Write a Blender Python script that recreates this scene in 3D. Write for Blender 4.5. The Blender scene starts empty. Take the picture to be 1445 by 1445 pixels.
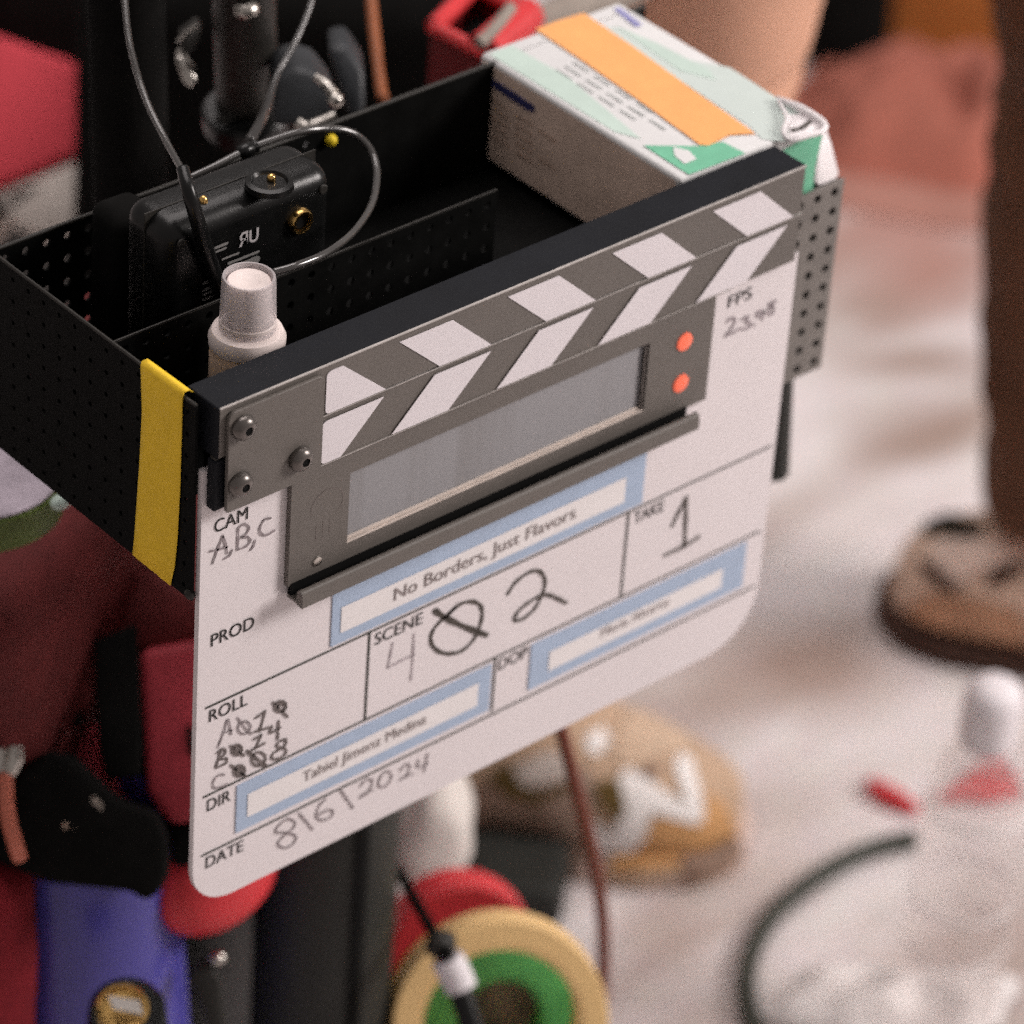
import bpy, bmesh, math, random
from mathutils import Vector, Matrix, noise
from mathutils.bvhtree import BVHTree
random.seed(7)
SC = bpy.context.scene
COL = SC.collection
# ------------------------------------------------------------------ camera
CAM = Vector((-1.14652, -1.21056, 1.99270))
RIGHT = Vector((0.75461804, -0.65318765, 0.06243005))
DOWN = Vector((-0.34316123, -0.47395571, -0.81092932))
FWD = Vector((0.55927809, 0.59051832, -0.58180420))
FPX, CPX = 5991.0, 722.5
cd = bpy.data.cameras.new('camera')
cam = bpy.data.objects.new('camera', cd)
COL.objects.link(cam)
cam.matrix_world = Matrix(((RIGHT.x, -DOWN.x, -FWD.x, CAM.x), (RIGHT.y, -DOWN.y, -FWD.y, CAM.y),
                           (RIGHT.z, -DOWN.z, -FWD.z, CAM.z), (0, 0, 0, 1)))
cd.sensor_width = 36.0
cd.lens = 36.0 * FPX / 1445.0
cd.clip_start = 0.05
cd.clip_end = 100
cd.dof.use_dof = True
cd.dof.focus_distance = 1.935
cd.dof.aperture_fstop = cd.lens / 1000 / 0.0265
SC.camera = cam
# ------------------------------------------------------------------ light
SC.view_settings.view_transform = 'Standard'
SC.view_settings.look = 'None'
SC.view_settings.exposure = 0.0
SC.view_settings.gamma = 1.0
SC.cycles.use_denoising = False
SC.cycles.use_adaptive_sampling = True
SC.cycles.adaptive_threshold = 0.06
SC.cycles.adaptive_min_samples = 12
SC.cycles.max_bounces = 8
SC.cycles.sample_clamp_indirect = 3.0
SC.cycles.caustics_reflective = False
SC.cycles.caustics_refractive = False
W = bpy.data.worlds.new('World')
SC.world = W
W.use_nodes = True
W.node_tree.nodes['Background'].inputs[0].default_value = (1.0, 0.90, 0.86, 1)
W.node_tree.nodes['Background'].inputs[1].default_value = 0.27

def area(name, loc, target, size, power, color):
    d = bpy.data.lights.new(name, 'AREA')
    d.shape = 'SQUARE'
    d.size = size
    d.energy = power
    d.color = color
    o = bpy.data.objects.new(name, d)
    o.location = loc
    o.rotation_euler = (Vector(target) - Vector(loc)).to_track_quat('-Z', 'Y').to_euler()
    COL.objects.link(o)
area('overhead_softbox', (2.55, -1.75, 2.45), (0.2, 0.2, 0.7), 1.1, 110, (1.0, 0.925, 0.89))
area('background_fill', (0.5, 1.0, 3.2), (0.45, 0.7, 0.0), 2.0, 46, (1.0, 0.92, 0.90))  # unseen fill lamp added to brighten the tote and background floor

# ------------------------------------------------------------------ helpers
def ray(x, y):
    return RIGHT * ((x - CPX) / FPX) + DOWN * ((y - CPX) / FPX) + FWD
def on(ax, v, x, y):
    d = ray(x, y)
    return CAM + d * ((v - CAM[ax]) / d[ax])
def pY(x, y, v=0.0): return on(1, v, x, y)
def pZ(x, y, v=0.0): return on(2, v, x, y)
def pX(x, y, v=0.0): return on(0, v, x, y)
def at(x, y, d): return CAM + ray(x, y) * d

def lin(c):
    return tuple((v / 12.92 if v <= 0.04045 else ((v + 0.055) / 1.055) ** 2.4) for v in c)
def mat(name, rgb, rough=0.55, spec=0.4, metal=0.0, var=0.12, scale=60.0, bump=0.0, bscale=None, trans=0.0, emit=0.0, stretch=(1, 1, 1), coat=0.0, alpha=1.0, sheen=0.0):
    m = bpy.data.materials.new(name)
    m.use_nodes = True
    nt = m.node_tree
    b = nt.nodes['Principled BSDF']
    tc = nt.nodes.new('ShaderNodeTexCoord')
    mp = nt.nodes.new('ShaderNodeMapping')
    mp.inputs['Scale'].default_value = stretch
    nt.links.new(tc.outputs['Object'], mp.inputs['Vector'])
    n = nt.nodes.new('ShaderNodeTexNoise')
    n.inputs['Scale'].default_value = scale
    n.inputs['Detail'].default_value = 5
    n.inputs['Roughness'].default_value = 0.62
    nt.links.new(mp.outputs[0], n.inputs['Vector'])
    r = nt.nodes.new('ShaderNodeValToRGB')
    r.color_ramp.elements[0].position = 0.3
    r.color_ramp.elements[1].position = 0.7
    r.color_ramp.elements[0].color = (*[max(0, v * (1 - var)) for v in rgb], 1)
    r.color_ramp.elements[1].color = (*[min(1, v * (1 + var)) for v in rgb], 1)
    nt.links.new(n.outputs['Fac'], r.inputs['Fac'])
    nt.links.new(r.outputs[0], b.inputs['Base Color'])
    mr = nt.nodes.new('ShaderNodeMapRange')
    mr.inputs['To Min'].default_value = max(0.02, rough - 0.08)
    mr.inputs['To Max'].default_value = min(1, rough + 0.08)
    nt.links.new(n.outputs['Fac'], mr.inputs['Value'])
    nt.links.new(mr.outputs[0], b.inputs['Roughness'])
    b.inputs['Specular IOR Level'].default_value = spec
    b.inputs['Metallic'].default_value = metal
    b.inputs['Transmission Weight'].default_value = trans
    b.inputs['Coat Weight'].default_value = coat
    b.inputs['Sheen Weight'].default_value = sheen
    b.inputs['Alpha'].default_value = alpha
    if emit:
        b.inputs['Emission Color'].default_value = (*rgb, 1)
        b.inputs['Emission Strength'].default_value = emit
    if bump:
        n2 = nt.nodes.new('ShaderNodeTexNoise')
        n2.inputs['Scale'].default_value = bscale or scale * 4
        n2.inputs['Detail'].default_value = 3
        nt.links.new(mp.outputs[0], n2.inputs['Vector'])
        bp = nt.nodes.new('ShaderNodeBump')
        bp.inputs['Strength'].default_value = bump
        bp.inputs['Distance'].default_value = 0.002
        nt.links.new(n2.outputs['Fac'], bp.inputs['Height'])
        nt.links.new(bp.outputs[0], b.inputs['Normal'])
    return m

def link(name, me, m, parent=None, smooth=None):
    o = bpy.data.objects.new(name, me)
    COL.objects.link(o)
    if m is not None and not me.materials:
        me.materials.append(m)
    if smooth is not None:
        for p in me.polygons:
            p.use_smooth = True
        if smooth < 180:
            me.set_sharp_from_angle(angle=math.radians(smooth))
    if parent is not None:
        o.parent = parent
    return o
def fin(name, bm, m, parent=None, smooth=35, normals=True):
    if normals:
        bmesh.ops.recalc_face_normals(bm, faces=bm.faces)
    me = bpy.data.meshes.new(name)
    bm.to_mesh(me)
    bm.free()
    return link(name, me, m, parent, smooth)
def thing(name, label, cat, group=None):
    o = bpy.data.objects.new(name, None)
    COL.objects.link(o)
    return tag(o, label, cat, group)
def tag(o, label, cat, group=None, kind=None):
    o['label'] = label
    o['category'] = cat
    if group: o['group'] = group
    if kind: o['kind'] = kind
    return o

def prism_bm(pts, ext, bev=0.0, seg=2):
    """closed polygon pts (3D, planar) extruded by vector ext"""
    bm = bmesh.new()
    a = [bm.verts.new(p) for p in pts]
    b = [bm.verts.new(Vector(p) + Vector(ext)) for p in pts]
    bm.faces.new(a)
    bm.faces.new(b[::-1])
    n = len(pts)
    for i in range(n):
        bm.faces.new((a[i], b[i], b[(i + 1) % n], a[(i + 1) % n]))
    bmesh.ops.recalc_face_normals(bm, faces=bm.faces)
    if bev:
        bmesh.ops.bevel(bm, geom=list(bm.edges), offset=bev, segments=seg, affect='EDGES', profile=0.5, clamp_overlap=True)
    return bm
def box_bm(lo, hi, bev=0.0, seg=2):
    x0, y0, z0 = lo
    x1, y1, z1 = hi
    return prism_bm([(x0, y0, z0), (x1, y0, z0), (x1, y1, z0), (x0, y1, z0)], (0, 0, z1 - z0), bev, seg)
def frame_of(ax):
    ax = Vector(ax).normalized()
    u = ax.orthogonal().normalized()
    return u, ax.cross(u), ax
def cyl_bm(p, q, r0, r1=None, seg=32, bev=0.0, bm=None):
    """lathe from p to q"""
    p, q = Vector(p), Vector(q)
    r1 = r0 if r1 is None else r1
    L = (q - p).length
    prof = [(0, 0), (r0 - bev, 0), (r0, bev), (r1, L - bev), (r1 - bev, L), (0, L)] if bev else [(0, 0), (r0, 0), (r1, L), (0, L)]
    return lathe_bm(p, q - p, prof, seg, bm)
def lathe_bm(p, ax, prof, seg=32, bm=None, closed=False):
    bm = bm or bmesh.new()
    u, v, w = frame_of(ax)
    p = Vector(p)
    rings = []
    for r, h in prof:
        if r < 1e-6:
            rings.append([bm.verts.new(p + w * h)])
        else:
            rings.append([bm.verts.new(p + w * h + (u * math.cos(2 * math.pi * k / seg) + v * math.sin(2 * math.pi * k / seg)) * r) for k in range(seg)])
    prs = list(zip(rings, rings[1:])) + ([(rings[-1], rings[0])] if closed else [])
    for a, b in prs:
        for k in range(seg):
            j = (k + 1) % seg
            if len(a) == 1 and len(b) == 1: continue
            if len(a) == 1: bm.faces.new((a[0], b[k], b[j]))
            elif len(b) == 1: bm.faces.new((a[k], b[0], a[j]))
            else: bm.faces.new((a[k], b[k], b[j], a[j]))
    return bm
def spline(pts, n=8):
    pts = [Vector(p) for p in pts]
    out = []
    for i in range(len(pts) - 1):
        p0 = pts[max(i - 1, 0)]; p1 = pts[i]; p2 = pts[i + 1]; p3 = pts[min(i + 2, len(pts) - 1)]
        for k in range(n):
            t = k / n
            out.append(0.5 * ((2 * p1) + (p2 - p0) * t + (2 * p0 - 5 * p1 + 4 * p2 - p3) * t * t + (3 * p1 - p0 - 3 * p2 + p3) * t ** 3))
    out.append(pts[-1])
    return out
def tube_bm(pts, r, n=8, seg=12, bm=None, smooth=True):
    bm = bm or bmesh.new()
    c = spline(pts, n) if smooth else [Vector(p) for p in pts]
    m = len(c)
    rr = r if isinstance(r, (list, tuple)) else [r, r]
    prev = None
    rings = []
    for i, p in enumerate(c):
        t = (c[min(i + 1, m - 1)] - c[max(i - 1, 0)]).normalized()
        if prev is None: u = t.orthogonal().normalized()
        else: u = (prev - t * prev.dot(t)).normalized()
        prev = u
        v = t.cross(u)
        f = i / (m - 1) * (len(rr) - 1)
        k = min(int(f), len(rr) - 2)
        rad = rr[k] + (rr[k + 1] - rr[k]) * (f - k)
        rings.append([bm.verts.new(p + (u * math.cos(2 * math.pi * j / seg) + v * math.sin(2 * math.pi * j / seg)) * rad) for j in range(seg)])
    for a, b in zip(rings, rings[1:]):
        for j in range(seg):
            bm.faces.new((a[j], b[j], b[(j + 1) % seg], a[(j + 1) % seg]))
    bm.faces.new(rings[0][::-1])
    bm.faces.new(rings[-1])
    return bm
def solid(o, t, offset=-1):
    md = o.modifiers.new('thickness', 'SOLIDIFY')
    md.thickness = t
    md.offset = offset
    return o
def subd(o, lv=2):
    md = o.modifiers.new('smooth', 'SUBSURF')
    md.levels = lv
    md.render_levels = lv
    return o
def lumpy(bm, amp, scale, seed=0.0):
    for v in bm.verts:
        d = noise.noise_vector(v.co * scale + Vector((seed, seed * 1.7, -seed)))
        v.co += d * amp
    return bm
def blob_bm(c, rad, sub=4, amp=0.0, scale=10, seed=0.0, rot=0.0, flat=None):
    bm = bmesh.new()
    bmesh.ops.create_icosphere(bm, subdivisions=sub, radius=1.0)
    R = Matrix.Rotation(rot, 3, 'Z')
    for v in bm.verts:
        p = Vector((v.co.x * rad[0], v.co.y * rad[1], v.co.z * rad[2]))
        v.co = R @ p + Vector(c)
    if amp: lumpy(bm, amp, scale, seed)
    if flat is not None:
        for v in bm.verts: v.co.z = max(v.co.z, flat)
    return bm
def softbox_bm(c, half, rot=0.0, bev=0.02, amp=0.004, scale=14, seed=0.0, cuts=10):
    """a padded bag: bevelled, subdivided, lumpy box"""
    bm = bmesh.new()
    bmesh.ops.create_cube(bm, size=2.0)
    for v in bm.verts: v.co = Vector((v.co.x * half[0], v.co.y * half[1], v.co.z * half[2]))
    bmesh.ops.bevel(bm, geom=list(bm.edges), offset=bev, segments=4, affect='EDGES', profile=0.5)
    bmesh.ops.subdivide_edges(bm, edges=[e for e in bm.edges if e.calc_length() > bev * 1.5], cuts=cuts, use_grid_fill=True)
    R = Matrix.Rotation(rot, 3, 'Z')
    for v in bm.verts: v.co = R @ v.co + Vector(c)
    return lumpy(bm, amp, scale, seed)
def cloth_bm(c, rx, ry, h, rot=0.0, seed=0.0, fold=9.0, nr=26, na=72, heap=0.0):
    """irregular sheet of cloth or film lying on a floor, with folds of height h and a heap in the middle"""
    bm = bmesh.new()
    R = Matrix.Rotation(rot, 3, 'Z')
    rings = []
    for i in range(1, nr + 1):
        f = i / nr
        ring = []
        for k in range(na):
            a = 2 * math.pi * k / na
            rim = 1 + 0.28 * noise.noise(Vector((math.cos(a) * 1.6 + seed, math.sin(a) * 1.6, seed)))
            q = R @ Vector((math.cos(a) * rx * f * rim, math.sin(a) * ry * f * rim, 0))
            n = noise.noise(Vector((q.x * fold, q.y * fold * 1.7, seed))) + .5 * noise.noise(Vector((q.x * fold * 2.6, q.y * fold * 2.6, seed + 4)))
            z = .004 + (h * (1 - abs(n) * 1.6) * (1 - f ** 4) if abs(n) < .62 else 0) + heap * (1 - f * f) ** 1.2
            ring.append(bm.verts.new(Vector(c) + q + Vector((0, 0, max(.003, z)))))
        rings.append(ring)
    for a, b in zip(rings, rings[1:]):
        for k in range(na): bm.faces.new((a[k], b[k], b[(k + 1) % na], a[(k + 1) % na]))
    bm.faces.new(rings[0])
    return bm
def ribbon_bm(paths, w, nrm=Vector((0, -1, 0)), n=6, bm=None, smooth=True):
    """flat pen strokes lying on a plane with normal nrm"""
    bm = bm or bmesh.new()
    for path in paths:
        c = spline(path, n) if smooth and len(path) > 2 else [Vector(p) for p in path]
        m = len(c)
        L = []
        for i, p in enumerate(c):
            t = (c[min(i + 1, m - 1)] - c[max(i - 1, 0)])
            if t.length < 1e-9: t = Vector((1, 0, 0))
            s = t.normalized().cross(nrm).normalized() * (w / 2)
            k = 1.0 + 0.18 * math.sin(i * 0.9 + len(paths))
            L.append((bm.verts.new(p + s * k), bm.verts.new(p - s * k)))
        for (a, b), (e, f) in zip(L, L[1:]):
            bm.faces.new((a, b, f, e))
        for end in (c[0], c[-1]):
            u = nrm.orthogonal().normalized(); v = nrm.cross(u)
            ring = [bm.verts.new(end + (u * math.cos(k * math.pi / 4) + v * math.sin(k * math.pi / 4)) * (w / 2) - nrm * 0.00002) for k in range(8)]
            bm.faces.new(ring)
        nrm_off = nrm * 0.00003
        for vv in bm.verts: pass
    return bm
def text_mesh(s, off=0.0):
    cu = bpy.data.curves.new('t', 'FONT')
    cu.body = s
    cu.size = 1.0
    cu.resolution_u = 4
    cu.offset = off
    o = bpy.data.objects.new('t', cu)
    COL.objects.link(o)
    dg = bpy.context.evaluated_depsgraph_get()
    me = bpy.data.meshes.new_from_object(o.evaluated_get(dg))
    bpy.data.objects.remove(o)
    bpy.data.curves.remove(cu)
    return me
_cap = text_mesh('H')
CAPH = max(v.co.y for v in _cap.vertices)
bpy.data.meshes.remove(_cap)
def text(name, s, bl, tr, yplane, m, parent, bold=0.0, caph=None):
    """lettering lying on a plane of constant Y; bl, tr: board points of baseline left and cap-height right"""
    me = text_mesh(s, bold)
    xs = [v.co.x for v in me.vertices]
    x0, x1 = min(xs), max(xs)
    a, b = bl, tr
    if caph: b = Vector((b.x, b.y, a.z + caph))
    for v in me.vertices:
        fx = (v.co.x - x0) / (x1 - x0)
        v.co = Vector((a.x + (b.x - a.x) * fx, yplane, a.z + (b.z - a.z) * v.co.y / CAPH))
    me.name = name
    return link(name, me, m, parent)
def quad_bm(p):
    bm = bmesh.new()
    bm.faces.new([bm.verts.new(q) for q in p])
    return bm
def perf_bm(o, u, v, nu, nv, pitch, r):
    """perforated sheet metal: real round holes on a square grid"""
    bm = bmesh.new()
    o, u, v = Vector(o), Vector(u), Vector(v)
    h = pitch / 2
    for i in range(nu):
        for j in range(nv):
            c = o + u * (pitch * (i + .5)) + v * (pitch * (j + .5))
            out, inn = [], []
            for k in range(16):
                a = k * math.pi / 8
                ca, sa = math.cos(a), math.sin(a)
                q = h / max(abs(ca), abs(sa))
                out.append(bm.verts.new(c + u * (ca * q) + v * (sa * q)))
                inn.append(bm.verts.new(c + u * (ca * r) + v * (sa * r)))
            for k in range(16):
                l = (k + 1) % 16
                bm.faces.new((out[k], out[l], inn[l], inn[k]))
    bmesh.ops.remove_doubles(bm, verts=bm.verts, dist=1e-6)
    return bm

# ------------------------------------------------------------------ materials
def thin_plastic(name):
    m = bpy.data.materials.new(name)
    m.use_nodes = True
    nt = m.node_tree
    nt.nodes.remove(nt.nodes['Principled BSDF'])
    out = nt.nodes['Material Output']
    tr = nt.nodes.new('ShaderNodeBsdfTransparent')
    tr.inputs[0].default_value = (0.98, 0.965, 0.96, 1)
    gl = nt.nodes.new('ShaderNodeBsdfGlossy')
    gl.inputs['Roughness'].default_value = 0.18
    df = nt.nodes.new('ShaderNodeBsdfTranslucent')
    df.inputs[0].default_value = (0.95, 0.92, 0.92, 1)
    m1 = nt.nodes.new('ShaderNodeMixShader')
    n = nt.nodes.new('ShaderNodeTexNoise')
    n.inputs['Scale'].default_value = 18
    tc = nt.nodes.new('ShaderNodeTexCoord')
    nt.links.new(tc.outputs['Object'], n.inputs['Vector'])
    mr = nt.nodes.new('ShaderNodeMapRange')
    mr.inputs['From Min'].default_value = 0.35
    mr.inputs['From Max'].default_value = 0.7
    mr.inputs['To Min'].default_value = 0.07
    mr.inputs['To Max'].default_value = 0.30
    nt.links.new(n.outputs['Fac'], mr.inputs['Value'])
    nt.links.new(mr.outputs[0], m1.inputs[0])
    nt.links.new(tr.outputs[0], m1.inputs[1])
    nt.links.new(df.outputs[0], m1.inputs[2])
    m2 = nt.nodes.new('ShaderNodeMixShader')
    m2.inputs[0].default_value = 0.06
    nt.links.new(m1.outputs[0], m2.inputs[1])
    nt.links.new(gl.outputs[0], m2.inputs[2])
    nt.links.new(m2.outputs[0], out.inputs[0])
    return m
M = {}
M['white_acrylic'] = mat('white_acrylic', (0.80, 0.745, 0.76), 0.36, 0.35, var=0.035, scale=7)
M['stick_black'] = mat('black_anodised_sheen', (0.14, 0.125, 0.113), 0.5, 0.45, var=0.07, scale=45, bump=0.05, bscale=900)  # reflected surroundings painted in by lifting the black to grey
M['stick_dark'] = mat('black_satin_paint', (0.010, 0.0112, 0.0145), 0.55, 0.12, var=0.2, scale=40, bump=0.05, bscale=700)
M['stick_highlight'] = mat('edge_highlight_paint', (0.42, 0.39, 0.37), 0.4, 0.5, var=0.2, scale=80)  # pale colour paints the highlights along the stick edges
M['stripe_white'] = mat('white_vinyl', (0.80, 0.755, 0.785), 0.42, 0.3, var=0.02, scale=20)
M['ink_print'] = mat('printed_ink', (0.02, 0.019, 0.018), 0.5, 0.2, var=0.1)
M['ink_line'] = mat('printed_rule', (0.04, 0.043, 0.036), 0.5, 0.2, var=0.1)
M['ink_dark'] = mat('dark_marker', (0.075, 0.064, 0.055), 0.5, 0.2, var=0.35, scale=300)
M['ink_mid'] = mat('rubbed_marker', (0.165, 0.14, 0.135), 0.55, 0.2, var=0.45, scale=350)
M['ink_soft'] = mat('worn_marker', (0.29, 0.25, 0.26), 0.6, 0.2, var=0.45, scale=350)
M['ink_faint'] = mat('faint_marker', (0.33, 0.28, 0.30), 0.6, 0.2, var=0.3, scale=350)
M['ink_grey'] = mat('grey_print', (0.26, 0.22, 0.215), 0.6, 0.2, var=0.1)
M['ink_pale'] = mat('pale_print', (0.34, 0.30, 0.30), 0.6, 0.2, var=0.15)
M['blue_tape'] = mat('pale_blue_tape', (0.42, 0.52, 0.68), 0.6, 0.3, var=0.05, scale=90, bump=0.05)
M['label_paper'] = mat('label_paper', (0.86, 0.825, 0.825), 0.7, 0.2, var=0.02)
M['screw'] = mat('black_steel', (0.16, 0.145, 0.135), 0.3, 0.5, metal=0.7, var=0.15)
M['black_hole'] = mat('socket_black', (0.006, 0.006, 0.006), 0.8, 0.1)
M['bezel'] = mat('tan_bezel', (0.74, 0.65, 0.59), 0.4, 0.4, var=0.1)
M['led'] = mat('red_led', (0.95, 0.17, 0.09), 0.4, 0.4, var=0.03, emit=0.28)
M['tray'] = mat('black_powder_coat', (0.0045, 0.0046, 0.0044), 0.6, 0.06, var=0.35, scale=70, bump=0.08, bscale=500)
M['tray_front'] = mat('sheen_grey_powder_coat', (0.20, 0.182, 0.168), 0.6, 0.35, var=0.15, scale=60, bump=0.06, bscale=500)  # black coat made grey, its sheen put into the colour
M['yellow_tape'] = mat('yellow_cloth_tape', (0.95, 0.62, 0.035), 0.62, 0.3, var=0.05, scale=120, bump=0.12, bscale=1500)
M['black_plastic'] = mat('black_plastic', (0.005, 0.0052, 0.0052), 0.3, 0.35, var=0.3, scale=60, bump=0.04, bscale=800)
M['black_matte'] = mat('black_cloth', (0.006, 0.0058, 0.0055), 0.9, 0.08, var=0.35, scale=60, bump=0.2, bscale=300)
M['dark_grey'] = mat('dark_grey_metal', (0.026, 0.024, 0.021), 0.5, 0.3, var=0.2, scale=50)
M['grey_green'] = mat('dark_green_grey_paint', (0.026, 0.027, 0.024), 0.55, 0.25, var=0.15, scale=30)
M['blue_grey'] = mat('blue_grey_plastic', (0.028, 0.031, 0.035), 0.45, 0.35, var=0.2)
M['steel'] = mat('bare_steel', (0.55, 0.52, 0.48), 0.25, 0.5, metal=1.0, var=0.1)
M['brass'] = mat('polished_brass', (0.83, 0.52, 0.18), 0.22, 0.5, metal=1.0, var=0.12)
M['cable_pale'] = mat('glossy_black_cable', (0.045, 0.042, 0.04), 0.22, 0.7, var=0.2, coat=0.7)
M['cable_dark'] = mat('black_cable', (0.03, 0.028, 0.027), 0.28, 0.6, var=0.2, coat=0.3)
M['white_print'] = mat('white_label_print', (0.50, 0.48, 0.49), 0.6, 0.2)
M['dim_print'] = mat('dim_label_print', (0.22, 0.215, 0.21), 0.6, 0.2)
M['cap_clear'] = mat('frosted_cap', (0.82, 0.76, 0.77), 0.3, 0.4, var=0.02, alpha=0.40)
M['spray_white'] = mat('white_spray_plastic', (0.80, 0.70, 0.67), 0.45, 0.4, var=0.03)
M['spray_body'] = mat('peach_bottle', (0.92, 0.68, 0.51), 0.4, 0.4, var=0.04)
M['card_white'] = mat('white_card', (0.70, 0.70, 0.70), 0.6, 0.25, var=0.03, scale=30)
M['card_side'] = mat('printed_card_side', (0.86, 0.66, 0.55), 0.65, 0.2, var=0.14, scale=40)
M['mint'] = mat('mint_print', (0.57, 0.645, 0.615), 0.6, 0.25, var=0.04, scale=30)
M['mint_pale'] = mat('pale_mint_print', (0.52, 0.64, 0.58), 0.6, 0.25, var=0.06, scale=30)
M['green_print'] = mat('green_print', (0.17, 0.49, 0.32), 0.55, 0.3, var=0.12, scale=60)
M['orange_tape'] = mat('orange_tape', (0.88, 0.42, 0.15), 0.6, 0.3, var=0.05, scale=60, bump=0.1, bscale=300)
M['navy_print'] = mat('navy_print', (0.05, 0.05, 0.16), 0.6, 0.2)
M['violet_print'] = mat('violet_print', (0.30, 0.30, 0.55), 0.6, 0.2)
M['grey_print2'] = mat('fine_grey_print', (0.40, 0.42, 0.41), 0.6, 0.2, var=0.2, scale=400)
M['white_film'] = mat('crumpled_white_film', (0.80, 0.76, 0.77), 0.35, 0.45, var=0.05, bump=0.3, bscale=120)
M['red_dark'] = mat('dark_red_nylon', (0.125, 0.020, 0.020), 0.75, 0.25, var=0.25, scale=40, bump=0.25, bscale=200)
M['crimson'] = mat('crimson_nylon', (0.36, 0.035, 0.05), 0.65, 0.3, var=0.15, scale=40, bump=0.2, bscale=200)
M['red'] = mat('red_plastic', (0.66, 0.04, 0.05), 0.5, 0.35, var=0.08, scale=40)
M['tote_red'] = mat('bright_red_fabric', (0.90, 0.10, 0.13), 0.8, 0.2, var=0.12, scale=12)
M['tote_white'] = mat('off_white_fabric', (0.80, 0.72, 0.66), 0.8, 0.2, var=0.08, scale=12)
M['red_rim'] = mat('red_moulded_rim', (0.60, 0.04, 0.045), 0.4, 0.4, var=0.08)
M['core_brown'] = mat('brown_card_core', (0.30, 0.21, 0.17), 0.8, 0.2, var=0.5, scale=45)
M['pink'] = mat('pink_blur_rim', (0.42, 0.21, 0.17), 0.9, 0.15, var=0.15, scale=14)  # mid tone between heap and floor, colours the added rim that softens the edge
M['cloth_red'] = mat('crimson_cloth', (0.17, 0.012, 0.018), 0.9, 0.15, var=0.35, scale=25, bump=0.3, bscale=250)
M['red_bin'] = mat('shaded_red_plastic', (0.14, 0.010, 0.012), 0.6, 0.25, var=0.1)  # shade on the bin walls painted as a darker red
M['blue'] = mat('violet_blue_plastic', (0.07, 0.062, 0.32), 0.32, 0.5, var=0.12, scale=25)
M['cream'] = mat('cream_yellow_tape', (0.84, 0.57, 0.26), 0.55, 0.35, var=0.06, scale=40)
M['yellow'] = mat('bright_yellow_tape', (0.75, 0.55, 0.02), 0.55, 0.35, var=0.06)
M['green'] = mat('green_tape', (0.11, 0.42, 0.12), 0.55, 0.35, var=0.2, scale=50)
M['olive'] = mat('olive_green_tape', (0.10, 0.14, 0.03), 0.55, 0.3, var=0.3, scale=60)
M['lilac'] = mat('pale_core_card', (0.46, 0.40, 0.46), 0.7, 0.2, var=0.25, scale=50)
M['skin'] = mat('skin', (0.72, 0.40, 0.27), 0.55, 0.35, var=0.07, scale=25, bump=0.04)
M['shoe_tan'] = mat('tan_suede', (0.53, 0.375, 0.26), 0.85, 0.2, var=0.14, scale=45, bump=0.1, sheen=0.2)
M['shade_brown'] = mat('dark_olive_shade', (0.13, 0.085, 0.03), 0.9, 0.1, var=0.2)
M['shoe_pale'] = mat('pale_beige_overlay', (0.60, 0.45, 0.33), 0.8, 0.2, var=0.1, scale=60)
M['shoe_mesh'] = mat('taupe_mesh', (0.40, 0.29, 0.23), 0.9, 0.15, var=0.35, scale=160)
M['shoe_gum'] = mat('gum_orange_rubber', (0.60, 0.33, 0.14), 0.6, 0.3, var=0.12, scale=40)
M['shoe_brown'] = mat('brown_shoe_heel', (0.30, 0.20, 0.15), 0.75, 0.25, var=0.2, scale=40)
M['shoe_sole'] = mat('pale_rubber_sole', (0.68, 0.53, 0.47), 0.7, 0.25, var=0.1)
M['shoe_white'] = mat('white_leather', (0.87, 0.84, 0.82), 0.55, 0.3, var=0.03)
M['boot'] = mat('brown_boot_leather', (0.48, 0.27, 0.165), 0.65, 0.3, var=0.22, scale=25, bump=0.1)
M['boot_tan'] = mat('tan_boot_leather', (0.64, 0.47, 0.37), 0.65, 0.3, var=0.18, scale=25)
M['boot_pale'] = mat('pale_tan_panel', (0.78, 0.62, 0.54), 0.75, 0.2, var=0.15, scale=40)
M['boot_sole'] = mat('dark_brown_sole', (0.055, 0.026, 0.018), 0.7, 0.25, var=0.2)
M['boot_dark'] = mat('dark_boot_lining', (0.030, 0.024, 0.016), 0.8, 0.2, var=0.3)
M['trouser'] = mat('dark_brown_trouser', (0.12, 0.06, 0.037), 0.9, 0.12, var=0.25, scale=14, bump=0.2, bscale=300)
M['rust'] = mat('orange_brown_fabric', (0.42, 0.14, 0.035), 0.9, 0.15, var=0.25, scale=7)
M['dusty_red'] = mat('dusty_red_fabric', (0.37, 0.13, 0.095), 0.9, 0.15, var=0.30, scale=7)
M['cord'] = mat('red_brown_cord', (0.17, 0.045, 0.028), 0.6, 0.3, var=0.15)
M['copper'] = mat('orange_brown_rod', (0.28, 0.085, 0.03), 0.5, 0.4, var=0.12)
M['green_cable'] = mat('dark_green_cable', (0.046, 0.050, 0.040), 0.5, 0.35, var=0.2)
M['salmon'] = mat('salmon_cable', (0.60, 0.17, 0.11), 0.4, 0.45, var=0.1)
M['bag_white'] = mat('white_plastic_bag', (0.76, 0.72, 0.71), 0.35, 0.4, var=0.05, bump=0.2, bscale=60)
M['paper_white'] = mat('white_paper', (0.70, 0.66, 0.62), 0.75, 0.2, var=0.06, scale=30)
M['bottle'] = thin_plastic('clear_bottle')
M['bottle_rib'] = mat('frosted_rib', (0.86, 0.83, 0.83), 0.3, 0.5, var=0.02, alpha=0.6)
M['cap_white'] = mat('white_cap', (0.82, 0.78, 0.81), 0.45, 0.35, var=0.02)
M['warm_white'] = mat('warm_white_card', (0.62, 0.55, 0.50), 0.75, 0.2, var=0.08)
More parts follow.
